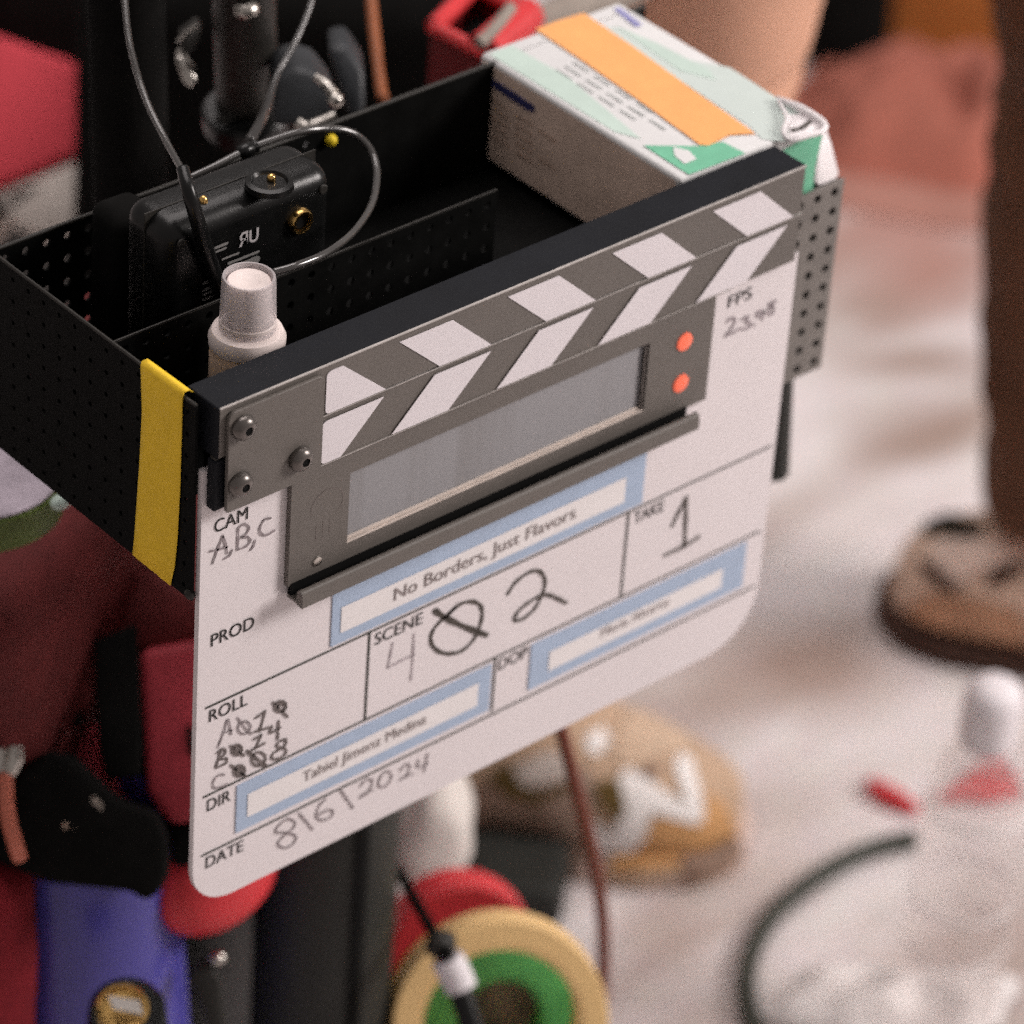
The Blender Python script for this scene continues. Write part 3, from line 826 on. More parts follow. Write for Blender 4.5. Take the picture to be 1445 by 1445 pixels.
side('navy_mark', [(690, 108), (700, 114), (752, 148), (756, 158), (744, 156), (694, 122)], M['navy_print'], 0.0006)
for k in range(5):
    a = [(694 + 11 * i, 140 + 13 * k + 7.4 * i) for i in range(9 - (k % 3))]
    fin('fine_print', ribbon_bm([[pX(*q, gx0 - .0006) for q in a[i:i + 3]] for i in range(0, len(a) - 2, 3)], 0.0016, Vector((-1, 0, 0)), smooth=False), M['boot_tan'], gb, None, False)
fy = gy0 - 0.0004
fin('green_end', prism_bm([pY(1098, 216, fy), pY(1163, 180, fy), pY(1150, 240, fy), pY(1146, 275, fy), pY(1120, 270, fy)], (0, .0002, 0)), M['green_print'], gb, None)
# torn plastic film round the far right corner
lip = [pZ(1096, 138, gz1 + .002), pZ(1128, 152, gz1 + .003), pZ(1160, 172, gz1 + .002), pZ(1162, 184, gz1 + .0015), pZ(1140, 192, gz1 + .0015), pZ(1116, 198, gz1 + .001), pZ(1106, 186, gz1 + .002), pZ(1110, 166, gz1 + .0025), pZ(1098, 142, gz1 + .002)]
fin('torn_film', tube_bm(lip, [.0010, .0022, .0020, .0016, .0013, .0010, .0016, .0012, .0008], 8, 12), M['white_film'], gb, 180)
fin('torn_film', prism_bm([pZ(1110, 162, gz1 + .0012), pZ(1134, 160, gz1 + .0014), pZ(1160, 178, gz1 + .0012), pZ(1146, 190, gz1 + .0012), pZ(1114, 194, gz1 + .001)], (0, 0, -.0006), 0.0002, 1), M['white_film'], gb, 60)
slit = fin('film_slit', ribbon_bm([[pZ(1118, 183, gz1 + .0018), pZ(1131, 180, gz1 + .0018), pZ(1143, 171, gz1 + .0018)]], 0.0024, Vector((0, 0, 1))), M['boot_dark'], gb, None, False)
film = [pX(1164, 184, gx1 + .0012), pX(1176, 206, gx1 + .003), pX(1184, 244, gx1 + .003), pX(1172, 262, gx1 + .002), pX(1150, 274, gx1 + .001), pX(1156, 230, gx1 + .001)]
f1 = at(1163, 180, 2.165); f2 = at(1172, 200, 2.16); f3 = at(1184, 246, 2.17); f4 = at(1174, 262, 2.165); f5 = at(1149, 276, 2.15); f6 = at(1156, 226, 2.15)
fin('film_flap', prism_bm([f1, f2, f3, f4, f5, f6], (0.004, 0.006, 0), 0.0008, 2), M['white_film'], gb, 60)

# ------------------------------------------------------------------ spray bottle
sb = thing('spray_bottle', 'small white spray bottle with a clear cap, standing behind the slate in the tray', 'bottle')
sx, sy_ = -0.1270, 0.0500
ztop = 0.9560
A = Vector((sx, sy_, 0)); UP = (0, 0, 1)
def lz(name, prof, m, parent=sb, seg=40, closed=False): return fin(name, lathe_bm(A, UP, [(r * .885, h) for r, h in prof], seg, closed=closed), m, parent, 40)
lz('bottle_body', [(0, .868), (.0185, .868), (.0196, .870), (.0196, .914), (.0190, .9185), (.0172, .9215), (0.0, .9215)], M['spray_body'])
lz('collar', [(.0172, .9195), (.0200, .9200), (.0203, .9240), (.0185, .9275), (.0152, .9285), (0, .9285)], M['spray_white'])
noz = lz('nozzle', [(.0108, .9285), (.0114, .9520), (.0112, .9536), (.0106, .9541), (.0064, .9541), (.0056, .9537), (0, .9537)], M['spray_white'])
lz('clear_cap', [(.0150, .9287), (.0140, ztop - .0015), (.0136, ztop), (.0124, ztop), (.0120, ztop - .0015), (.0122, .9489), (.0135, .9287)], M['cap_clear'], closed=True)
lz('cap_band', [(.0144, .9310), (.0150, .9316), (.0150, .9330), (.0144, .9336)], M['spray_white'])

# ------------------------------------------------------------------ power adapter
ad = thing('power_adapter', 'black power adapter with brass socket and white printed label, lying in the tray', 'adapter')
AY = 0.0900
tl, tr_, br = pY(236, 334, AY), pY(471, 240, AY), pY(468, 345, AY)
ax0, ax1 = -0.1430, -0.0440
az0, az1 = 0.8690, 0.9655
fin('adapter_body', box_bm((ax0, AY, az0), (ax1, AY + 0.036, az1), 0.0105, 6), M['black_plastic'], ad, 40)
c = pY(424, 312, AY - .001)
sk = fin('brass_socket', lathe_bm(Vector((c.x, AY + .001, c.z)), (0, -1, 0), [(.0066, 0), (.0066, .003), (.0058, .0042), (.0044, .0042), (.0040, .001), (0, .001)], 28), M['brass'], ad, 40)
fin('socket_hole', cyl_bm(Vector((c.x, AY + .0002, c.z)), Vector((c.x, AY - .0012, c.z)), .0038, seg=20), M['black_hole'], sk, 30)
la0, la1 = pY(288, 430, AY), pY(366, 318, AY)
lbl = fin('label_sticker', prism_bm([Vector((la0.x, AY - .0002, az0 + .012)), Vector((la1.x, AY - .0002, az0 + .012)), Vector((la1.x, AY - .0002, la1.z)), Vector((la0.x, AY - .0002, la1.z))], (0, .0004, 0)), M['black_plastic'], ad, None)
text('label_words', '\u042fU', pY(336, 348, AY), pY(364, 320, AY), AY - .0007, M['white_print'], lbl, 0.025)
for (xa, ya), (xb, yb), w in (((304, 350), (321, 343), .0013), ((304, 356), (319, 350), .0011), ((314, 366), (337, 357), .0010), ((322, 372), (365, 355), .0012), ((330, 380), (363, 366), .0036),
                              ((287, 400), (296, 396), .0014), ((287, 410), (312, 400), .0013), ((287, 416), (312, 406), .0013), ((287, 423), (312, 413), .0014)):
    fin('label_print', ribbon_bm([[pY(xa, ya, AY - .0007), pY(xb, yb, AY - .0007)]], w, smooth=False), M['dim_print'], lbl, None, False)
c = pZ(380, 263, az1 + .0006)
kn = fin('round_dial', lathe_bm(c, UP, [(.0115, 0), (.0112, .0028), (.0088, .0034), (.0078, .0018), (0, .0016)], 36), M['black_plastic'], ad, 40)
fin('contact_pin', blob_bm(pZ(383, 251, az1 + .0034), (.0022, .0022, .0022), 3), M['brass'], ad, 40)
fin('contact_pin', blob_bm(pZ(287, 284, az1), (.0022, .0022, .0030), 3), M['brass'], ad, 40)
fin('case_seam', box_bm((ax0 - .0004, AY + .0165, az0 + .004), (ax1 + .0004, AY + .0172, az1 + .0004)), M['dark_grey'], ad, None)
for x, z in ((ax0 + .008, az1 - .010), (ax1 - .008, az1 - .010), (ax1 - .008, az0 + .03)):
    fin('case_screw', cyl_bm(Vector((x, AY + .0005, z)), Vector((x, AY - .0009, z)), .0024, seg=16, bev=.0003), M['dark_grey'], ad, 40)
# second black block left of the adapter
q0 = pY(121, 282, 0.160)
b2 = fin('battery_block', softbox_bm(((q0.x - 0.112) / 2, 0.146, (0.869 + q0.z) / 2), ((-0.112 - q0.x) / 2, 0.014, (q0.z - 0.869) / 2), 0.0, 0.007, 0.0012, 30, 2.0, 6), M['black_matte'], None, 180)
tag(b2, 'black padded block standing behind the left end of the adapter in the tray', 'battery')

# ------------------------------------------------------------------ cables round the tray
def cable(name, pts, r, m, label, cat='cable', n=8):
    o = fin(name, tube_bm(pts, r, n), m, None, 180)
    return tag(o, label, cat)
cable('cable', [at(172, -60, 2.06), at(176, 0, 2.05), at(184, 66, 2.04), at(205, 138, 2.03), at(236, 202, 2.01), at(262, 250, 1.985), at(270, 275, 1.965)], 0.0015, M['cable_pale'], 'thin pale glossy cable running down the left past the adapter')
cable('cable', [at(448, -50, 2.14), at(440, 0, 2.13), at(418, 56, 2.12), at(392, 104, 2.11), at(377, 150, 2.09), at(366, 176, 2.07), at(352, 200, 2.055)], [0.0016, 0.0016, 0.0016, 0.0026, 0.0028], M['cable_dark'], 'thin dark cable dropping from the top edge to the cable joint')
cable('cable', [pY(258, 238, .098), pY(266, 268, .088), pY(276, 302, .0845), pY(290, 350, .0845), pY(304, 392, .085), pY(318, 430, .086)], [.0030, .0038, .0038], M['black_plastic'], 'thick black cable lying down the front of the adapter left of its label')
lp = cable('looped_cable', [at(263, 253, 1.985), at(300, 236, 1.99), at(345, 213, 2.0), at(392, 195, 2.01), at(440, 183, 2.02), at(486, 184, 2.035), at(516, 202, 2.04), at(531, 236, 2.035), at(526, 284, 2.01), at(500, 326, 1.975), at(462, 356, 1.945), at(420, 374, 1.93), at(386, 384, 1.925)], 0.0018, M['cable_pale'], 'glossy cable looping over the adapter and back behind the spray bottle')
fin('strain_relief', tube_bm([at(338, 216, 2.0), at(346, 212.5, 2.0), at(354, 209, 2.003)], [0.0034, 0.0036, 0.0034], seg=14), M['black_plastic'], lp, 60)
fin('strain_relief', tube_bm([at(357, 208, 2.003), at(362, 206, 2.004)], [0.003, 0.003], seg=14), M['black_plastic'], lp, 60)

# ------------------------------------------------------------------ gear behind the tray
bag = fin('camera_bag', softbox_bm(at(415, 40, 2.78) - Vector((0, 0, .11)), (0.138, 0.08, 0.17), math.radians(-41), 0.03, 0.006, 9, 2.0, 8), M['black_matte'], None, 180)
tag(bag, 'large black padded equipment bag standing behind the tray', 'bag')
st = thing('light_stand', 'dark grey stand column rising behind the tray with a metal clamp lever', 'stand')
c0, c1 = at(349, 172, 2.27), at(342, -80, 2.14)
fin('column', cyl_bm(c0, c1, 0.0165, bev=0.001), M['dark_grey'], st, 40)
fin('column_base', cyl_bm(at(350, 178, 2.26), at(348, 150, 2.25), 0.024, bev=0.002), M['black_plastic'], st, 40)
fin('foot_plate', prism_bm([at(306, 168, 2.24), at(372, 134, 2.24), at(376, 142, 2.24), at(314, 178, 2.24)], (0.002, 0.006, -0.003)), M['dark_grey'], st, None)
fin('column', cyl_bm(at(185, 300, 2.22), at(176, -90, 2.12), 0.020, bev=0.001), M['black_matte'], st, 40)
lev = fin('clamp_lever', prism_bm([at(250, 58, 2.2), at(277, 37, 2.2), at(284, 52, 2.2), at(280, 66, 2.2), at(262, 80, 2.2)], (0.008, 0.01, 0), 0.001, 1), M['dark_grey'], st, 40)
fin('clamp_lever', prism_bm([at(247, 84, 2.2), at(256, 78, 2.2), at(279, 112, 2.2), at(268, 127, 2.2), at(258, 116, 2.2)], (0.006, 0.008, 0), 0.001, 1), M['steel'], st, 40)
fin('clamp_edge', tube_bm([at(250, 60, 2.195), at(264, 46, 2.195), at(279, 36, 2.195)], 0.0012, seg=8), M['steel'], st, 60)
fin('highlight_blob', blob_bm(at(348, 13, 2.15), (0.007, 0.006, 0.005), 3), M['steel'], st, 180)  # steel blob shaped to give the column its highlight
fin('side_cap', prism_bm([at(182, -30, 2.2), at(228, -30, 2.2), at(228, 20, 2.2), at(198, 36, 2.2), at(182, 26, 2.2)], (0.01, 0.014, 0), 0.002, 2), M['blue_grey'], st, 40)
cb = thing('connector_box', 'small blue grey device with rounded lid and added steel glint behind the adapter', 'device')
fin('device_body', prism_bm([at(384, 178, 2.18), at(388, 108, 2.18), at(420, 96, 2.18), at(448, 104, 2.18), at(474, 138, 2.18), at(478, 160, 2.18), at(440, 182, 2.18)], (0.02, 0.03, -0.004), 0.004, 3), M['blue_grey'], cb, 50)
fin('glint_bead', blob_bm(at(473, 141, 2.165), (0.0042, 0.0042, 0.0042), 3), M['steel'], cb, 180)  # added bead standing in for a glint on the lid
fin('lid_edge_bar', tube_bm([at(444, 108, 2.17), at(460, 120, 2.17), at(471, 134, 2.165)], [0.002, 0.003, 0.003], seg=10), M['steel'], cb, 60)
fin('lid_rim', tube_bm([at(420, 172, 2.165), at(432, 180, 2.165), at(452, 174, 2.165), at(474, 163, 2.165)], [0.003, 0.004, 0.003], seg=10), M['steel'], cb, 60)
fin('side_panel', prism_bm([at(462, 70, 2.25), at(490, 66, 2.25), at(514, 104, 2.25), at(516, 160, 2.25), at(492, 168, 2.25)], (0.015, 0.02, 0), 0.003, 2), M['blue_grey'], cb, 50)
for x, y, r in ((467, 198, .0032), (442, 202, .002)):
    fin('terminal', blob_bm(at(x, y, 2.085), (r, r, r), 3), M['yellow'], cb, 180)
fin('terminal_base', box_bm(at(455, 208, 2.095) + Vector((-.02, 0, -.02)), at(455, 208, 2.095) + Vector((.02, .02, -.001)), .003, 2), M['black_plastic'], cb, 50)
cable('rod', [at(521, -60, 2.36), at(524, 0, 2.35), at(530, 60, 2.33), at(537, 118, 2.31), at(541, 140, 2.3)], 0.0031, M['copper'], 'orange brown cord hanging straight down at the top beside the black bag', 'cord')
# red bin
rb = thing('storage_bin', 'open red plastic bin with dark contents beside the carton', 'bin')
rz = 0.90
o4 = [at(604, 42, 2.36), at(680, 80, 2.33), at(752, 22, 2.37), at(672, -26, 2.40)]
zz = sum(p.z for p in o4) / 4
o4 = [pZ(604, 42, 0.84), pZ(682, 82, 0.84), pZ(752, 22, 0.84), pZ(672, -26, 0.84)]
ctr = sum(o4, Vector()) / 4
i4 = [ctr + (p - ctr) * 0.78 for p in o4]
bm = bmesh.new()
H = Vector((0, 0, -0.11))
V = lambda ps: [bm.verts.new(p) for p in ps]
a, b, c_, d_ = V(o4), V(i4), V([p + H for p in o4]), V([p + H * .9 for p in i4])
for k in range(4):
    l = (k + 1) % 4
    bm.faces.new((a[k], a[l], b[l], b[k])); bm.faces.new((a[k], c_[k], c_[l], a[l])); bm.faces.new((b[k], b[l], d_[l], d_[k]))
bm.faces.new(c_); bm.faces.new(d_)
bmesh.ops.recalc_face_normals(bm, faces=bm.faces)
bmesh.ops.bevel(bm, geom=list(bm.edges), offset=.003, segments=2, affect='EDGES')
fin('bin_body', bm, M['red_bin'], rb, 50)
rimp = [(p + q) / 2 + Vector((0, 0, .001)) for p, q in zip(o4, i4)]
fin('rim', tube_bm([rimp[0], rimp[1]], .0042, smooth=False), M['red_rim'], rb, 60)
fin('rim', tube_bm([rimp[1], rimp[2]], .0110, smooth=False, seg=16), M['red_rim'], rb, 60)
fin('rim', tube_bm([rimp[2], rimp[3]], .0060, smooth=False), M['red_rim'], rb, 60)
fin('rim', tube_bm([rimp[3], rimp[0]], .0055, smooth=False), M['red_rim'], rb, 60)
fin('dark_liner', prism_bm([p + Vector((0, 0, -.012)) for p in [ctr + (p - ctr) * 0.74 for p in o4]], (0, 0, -.05), .004, 2), M['black_plastic'], rb, 50)
fin('grip', tube_bm([at(676, 62, 2.29), at(700, 38, 2.30), at(722, 10, 2.31)], 0.0035, seg=10), M['grey_dull'], rb, 60)
cable('tube', [at(742, 52, 2.42), at(790, 22, 2.43), at(850, 0, 2.45), at(930, -40, 2.48)], 0.011, M['grey_dull'], 'dull grey tube lying behind the carton beside the red bin', 'tube')
# red and white tub far left
tb = thing('tote_bag', 'red and white bag far behind the left end of the tray', 'bag')
def facing(name, pts, d, depth, m, parent, bev):
    return fin(name, prism_bm([at(x, y, d) for x, y in pts], FWD * depth, bev, 3), m, parent, 60)
facing('red_upper', [(-90, 20), (-10, 46), (60, 72), (100, 84), (116, 100), (122, 150), (124, 212), (60, 240), (-90, 300)], 2.85, 0.12, M['tote_red'], tb, 0.012)
facing('white_lower', [(-90, 302), (60, 242), (124, 214), (128, 330), (60, 345), (-10, 300), (-90, 240)][:6] + [(-90, 420)], 2.853, 0.11, M['tote_white'], tb, 0.008)
gk = fin('case', softbox_bm(at(-40, 420, 3.35), (0.16, 0.1, 0.16), 0.3, 0.02, 0.003, 10, 5.0, 6), M['dark_grey'], None, 180)
tag(gk, 'dark grey case in the blurred background under the red and white bag', 'case')
bk = fin('backdrop_bag', softbox_bm(at(20, -130, 3.0), (0.22, 0.12, 0.10), -.3, 0.03, 0.006, 10, 8.0, 6), M['black_matte'], None, 180)
tag(bk, 'black bag lying behind the red and white bag at the upper left', 'bag')

# ------------------------------------------------------------------ lower shelf, left
cart = thing('cart_frame', 'dark metal cart post rising under the tray from a black lower case', 'cart')
fin('post', cyl_bm(Vector((0.065, 0.200, 0.80)), Vector((0.065, 0.200, 0.0)), 0.041, bev=0.002), M['grey_green'], cart, 40)
fin('post_groove', box_bm((0.052, 0.1585, 0.02), (0.060, 0.190, 0.80)), M['black_hole'], cart, None)
fin('lower_shelf', box_bm((-0.42, 0.24, 0.05), (0.10, 0.62, 0.09), .006, 2), M['black_plastic'], cart, 40)
cs = fin('equipment_case', box_bm((-0.44, 0.27, 0.092), (0.085, 0.60, 0.50), .015, 3), M['black_plastic'], None, 40)
tag(cs, 'black equipment case on the lower shelf of the cart', 'case')
rbg = thing('red_bag', 'dark red nylon bag with black straps hanging under the left of the tray', 'bag')
def panel(name, pts, d, depth, m, parent, bev=0.004, seg=3):
    return facing(name, pts, d, depth, m, parent, bev)
fin('bag_body', softbox_bm(at(85, 905, 2.44), (0.20, 0.08, 0.155), math.radians(20), 0.03, 0.008, 11, 3.0, 8), M['red_dark'], rbg, 180)
panel('front_pocket', [(196, 918), (300, 900), (330, 1150), (240, 1165), (206, 1120)], 2.30, 0.05, M['crimson'], rbg, 0.006)
panel('side_pocket', [(56, 1030), (128, 985), (150, 1090), (190, 1180), (120, 1190), (60, 1120)], 2.33, 0.05, M['crimson'], rbg, 0.008)
panel('strap', [(132, 905), (192, 880), (200, 1060), (196, 1096), (150, 1100), (140, 1060)], 2.292, 0.006, M['black_matte'], rbg, 0.002)
panel('strap', [(-40, 1004), (60, 992), (112, 972), (116, 1022), (60, 1042), (-40, 1052)], 2.31, 0.006, M['black_matte'], rbg, 0.002)
fin('fold', tube_bm([at(150, 820, 2.32), at(112, 850, 2.32), at(88, 890, 2.315), at(104, 950, 2.31), at(118, 1000, 2.315)], [0.004, 0.010, 0.012, 0.011, 0.005], seg=14), M['red_dark'], rbg, 180)
panel('strap_slot', [(262, 1026), (270, 1024), (274, 1062), (266, 1066)], 2.297, 0.004, M['black_hole'], rbg, 0.0005)
panel('bag_flap', [(110, 820), (186, 790), (280, 850), (300, 905), (194, 922), (120, 880)], 2.325, 0.02, M['red_dark'], rbg, 0.004)  # raised dark red panel above the front pocket
bd = panel('strap', [(236, 1160), (300, 1150), (306, 1215), (244, 1226)], 2.31, 0.02, M['black_matte'], rbg, 0.004)
rp = fin('red_pouch', blob_bm(at(300, 1230, 2.36), (0.042, 0.03, 0.036), 4, 0.002, 14), M['red'], None, 180)
tag(rp, 'small rounded red pouch half hidden under the bottom left corner of the slate', 'pouch')
# tape roll at far left
def roll(name, c, ax, ro, ri, h, m, mi, label, group=None, seg=56):
    t = thing(name, label, 'tape roll', group)
    c = Vector(c); ax = Vector(ax).normalized()
    fin('tape_winding', lathe_bm(c - ax * h / 2, ax, [(ri + .003, 0), (ro - .001, 0), (ro, .001), (ro, h - .001), (ro - .001, h), (ri + .003, h)], seg, closed=True), m, t, 40)
    fin('roll_core', lathe_bm(c - ax * (h / 2 - .0006), ax, [(ri, 0), (ri + .0028, 0), (ri + .0028, h - .0012), (ri, h - .0012)], seg, closed=True), mi, t, 40)
    return t
c = at(-30, 690, 2.15)
tr1 = roll('tape_roll', c, (0.0, 0.0, 1), 0.043, 0.012, 0.020, M['olive'], M['lilac'], 'olive green tape roll with a pale paper top at the far left below the tray', 'tape rolls around the cart')
fin('paper_top', lathe_bm(c + Vector((0, 0, .0105)), UP, [(0, .001), (.041, .001), (.0415, 0), (0, 0)], 40), M['lilac'], tr1, 40)
fin('label_chip', blob_bm(at(86, 708, 2.12), (.006, .004, .004), 3), M['mint_pale'], tr1, 180)
# blue holder with black device
bl = thing('holder', 'violet blue plastic holder standing below the slate at the lower left', 'holder')
h0, h1 = at(116, 1165, 2.335), at(142, 1560, 2.46)
axd = (h1 - h0)
u, v, w = frame_of(axd)
fin('holder_body', lathe_bm(h0, axd, [(0.0490, 0.02), (0.0494, 0), (0.0504, -0.001), (0.0512, 0.001), (0.0550, axd.length), (0.030, axd.length)], 48), M['blue'], bl, 60)
dv = thing('pouch', 'black rounded device pouch with worn gold marks resting in the blue holder', 'pouch')
facing('pouch_body', [(34, 1085), (60, 1062), (100, 1070), (130, 1100), (165, 1132), (215, 1148), (232, 1180), (234, 1235), (222, 1262), (204, 1272), (184, 1258), (150, 1255), (90, 1248), (30, 1230), (-20, 1210), (-20, 1150)], 2.268, 0.03, M['black_matte'], dv, 0.006)
for x, y, r in ((92, 1168, .004), (105, 1172, .0035), (80, 1160, .003), (134, 1174, .0026)):
    fin('worn_mark', blob_bm(at(x, y, 2.2705), (r * .6, r * .6, r), 2), M['boot_tan'] if x != 134 else M['brass'], dv, 180)
fin('metal_tip', tube_bm([at(122, 1112, 2.275), at(134, 1128, 2.272), at(147, 1143, 2.272)], [0.003, 0.0045, 0.004], seg=12), M['grey_dull'], dv, 60)
sc = cable('cable', [at(8, 1090, 2.24), at(8, 1120, 2.24), at(12, 1155, 2.24), at(20, 1185, 2.24), at(28, 1212, 2.245)], 0.0042, M['salmon'], 'short salmon coloured cable curving at the left edge')
fin('plug', tube_bm([at(22, 1052, 2.24), at(21, 1072, 2.24), at(14, 1092, 2.24)], [0.004, 0.005, 0.0035], seg=12), M['steel'], sc, 60)
fin('plug', tube_bm([at(2, 1056, 2.24), at(2, 1088, 2.24)], [0.004, 0.004], seg=12), M['steel'], sc, 60)
rc = fin('cloth', softbox_bm(at(-42, 1400, 2.33), (0.034, 0.03, 0.09), 0.2, 0.02, 0.005, 18, 4.0, 6), M['cloth_red'], None, 180)
tag(rc, 'dark crimson cloth hanging at the bottom left corner', 'cloth')
kb = thing('control_knob', 'round black knob with a gold ring in front of the blue holder', 'knob')
kc = at(180, 1428, 2.27)
kax = (CAM - kc).normalized() + Vector((0, 0, .9))
fin('knob_body', lathe_bm(kc - kax.normalized() * .02, kax, [(0, 0), (.020, 0), (.022, .002), (.021, .018), (.019, .020), (0, .020)], 40), M['black_plastic'], kb, 40)
kt = at(172, 1424, 2.245)
fin('gold_ring', lathe_bm(kt, kax, [(.0115, 0), (.0138, 0), (.0142, .002), (.0128, .0035), (.0115, .003)], 40, closed=True), M['brass'], kb, 40)
fin('gold_plate', lathe_bm(kt, kax, [(0, .001), (.0113, .001), (.0113, 0), (0, 0)], 32), M['brass'], kb, 40)
facing('white_sticker', [(152, 1405), (196, 1412), (202, 1432), (160, 1424)], 2.235, 0.001, M['paper_white'], kb, 0)
cl = thing('clip', 'small grey strap and shiny button on the dark case below the slate corner', 'clip')
facing('strap', [(262, 1376), (290, 1352), (312, 1380), (318, 1445), (300, 1470), (284, 1420)], 2.36, 0.006, M['dark_grey'], cl, 0.002)
fin('button', blob_bm(at(308, 1352, 2.36), (.005, .004, .004), 3), M['steel'], cl, 180)

# ------------------------------------------------------------------ tape rolls on a cord
G = 'tape rolls around the cart'
rax = (CAM - at(700, 1440, 2.5)).normalized() + Vector((0.12, -0.05, -0.35))
cr = at(703, 1438, 2.50)
roll('tape_roll', cr, rax, 0.064, 0.0460, 0.026, M['cream'], M['cream'], 'cream yellow tape roll hanging foremost at the bottom edge', G)
roll('tape_roll', cr - rax.normalized() * 0.014 + Vector((-.002, 0, -.002)), rax, 0.0646, 0.050, 0.001, M['yellow'], M['yellow'], 'bright yellow tape roll just showing behind the cream roll', G)
roll('tape_roll', at(704, 1428, 2.545), rax, 0.057, 0.024, 0.030, M['green'], M['green'], 'green tape roll seen through the hole of the cream roll', G)
gcore = at(704, 1428, 2.560)
fin('core_plug', lathe_bm(gcore, rax, [(0, .002), (.010, .004), (.018, .001), (.0255, .002), (.0255, -.004), (0, -.004)], 32), M['core_brown'], bpy.data.objects['tape_roll.003'], 40)
rr = at(650, 1340, 2.60)
roll('tape_roll', rr, rax, 0.046, 0.012, 0.045, M['red'], M['red'], 'red tape roll rearmost on the cord, behind the cream roll', G)
cable('cord', [at(560, 1225, 2.50), at(588, 1275, 2.46), at(616, 1325, 2.43), at(634, 1352, 2.42)], 0.0035, M['black_matte'], 'black cord the tape rolls hang from', 'cord')
kc2 = thing('carabiner', 'black clip with a white band hanging in front of the tape rolls', 'clip')
fin('clip_body', tube_bm([at(646, 1388, 2.43), at(656, 1416, 2.43), at(672, 1470, 2.43)], 0.0072, seg=14), M['black_plastic'], kc2, 60)
fin('white_band', tube_bm([at(630, 1352, 2.425), at(642, 1374, 2.428), at(650, 1394, 2.43)], 0.0095, seg=14), M['cap_white'], kc2, 60)
fin('clip_head', blob_bm(at(622, 1332, 2.43), (.010, .008, .008), 3), M['dark_grey'], kc2, 180)
pp = fin('plastic_bag', blob_bm(at(604, 1172, 2.72), (0.032, 0.026, 0.054), 5, 0.008, 30, 3.0), M['paper_white'], None, 180)
tag(pp, 'crumpled white plastic bag behind the red tape roll under the slate', 'bag')
mt = fin('dark_wedge', softbox_bm(pZ(722, 1240, 0.02), (0.040, 0.034, 0.018), -.8, 0.012, 0.003, 20, 1.0, 5), M['grey_green'], None, 180)
tag(mt, 'low dark wedge on the floor beside the tan sneaker', 'mat')
cable('cord', [at(770, 960, 2.46), at(792, 1030, 2.48), at(812, 1110, 2.51), at(834, 1195, 2.55), at(848, 1275, 2.60), at(852, 1350, 2.66), at(848, 1420, 2.72), at(842, 1500, 2.78)], 0.0042, M['cord'], 'red brown cord hanging down behind the slate in front of the sneaker', 'cord')

# ------------------------------------------------------------------ people
def foot_loft(toe, ang, L, secs, seg=16):
    """secs: (t from heel 0..1 toe, half width bottom, half width mid, height, base z)"""
    bm = bmesh.new()
    d = Vector((math.cos(ang), math.sin(ang), 0))
    l = Vector((-d.y, d.x, 0))
    heel = Vector(toe) - d * L
    rings = []
    for t, wb, wm, h, z0, off in secs:
        pr = [(-wb, z0), (0, z0), (wb, z0), (wm, z0 + h * .30), (wm * .96, z0 + h * .55), (wm * .74, z0 + h * .82), (wm * .38, z0 + h * .97), (0, z0 + h), (-wm * .38, z0 + h * .97), (-wm * .74, z0 + h * .82), (-wm * .96, z0 + h * .55), (-wm, z0 + h * .30)]
        rings.append([bm.verts.new(heel + d * (t * L) + l * (y + off) + Vector((0, 0, z))) for y, z in pr])
    for a, b in zip(rings, rings[1:]):
        n = len(a)
        for k in range(n): bm.faces.new((a[k], b[k], b[(k + 1) % n], a[(k + 1) % n]))
    bm.faces.new(rings[0]); bm.faces.new(rings[-1][::-1])
    return bm, heel, d, l
def outline(heel, d, l, L, ws, z0, z1, grow=0.0):
    left = [heel + d * (t * L) + l * (w + grow) for t, w in ws]
    right = [heel + d * (t * L) - l * (w + grow) for t, w in ws][::-1]
    return prism_bm([p + Vector((0, 0, z0)) for p in left + right], (0, 0, z1 - z0), 0.004, 2)
def wrap(name, poly, target_bm, m, parent, off=0.0012, lift=None):
    """patch cut to an outline and laid on the surface of target (grid sampled, follows the shape)"""
    tree = BVHTree.FromBMesh(target_bm)
    xs = [p[0] for p in poly]; ys = [p[1] for p in poly]
    step = 3.0
    def inside(x, y):
        r = False
        n = len(poly)
        for i in range(n):
            x1, y1 = poly[i]; x2, y2 = poly[(i + 1) % n]
            if (y1 > y) != (y2 > y) and x < (x2 - x1) * (y - y1) / (y2 - y1) + x1: r = not r
        return r
    bm = bmesh.new()
    cache = {}
    def vert(i, j):
        if (i, j) not in cache:
            hit = tree.ray_cast(CAM, ray(min(xs) + i * step, min(ys) + j * step).normalized())
            cache[(i, j)] = bm.verts.new(hit[0] + (hit[1] if hit[1].dot(ray(CPX, CPX)) < 0 else -hit[1]) * off) if hit[0] else None
        return cache[(i, j)]
    for i in range(int((max(xs) - min(xs)) / step) + 1):
        for j in range(int((max(ys) - min(ys)) / step) + 1):
            if inside(min(xs) + (i + .5) * step, min(ys) + (j + .5) * step):
                q = [vert(i, j), vert(i + 1, j), vert(i + 1, j + 1), vert(i, j + 1)]
                if all(q): bm.faces.new(q)
    return fin(name, bm, m, parent, 180)
def evaluated_bm(o):
    dg = bpy.context.evaluated_depsgraph_get()
    bm = bmesh.new()
    bm.from_object(o, dg)
    return bm

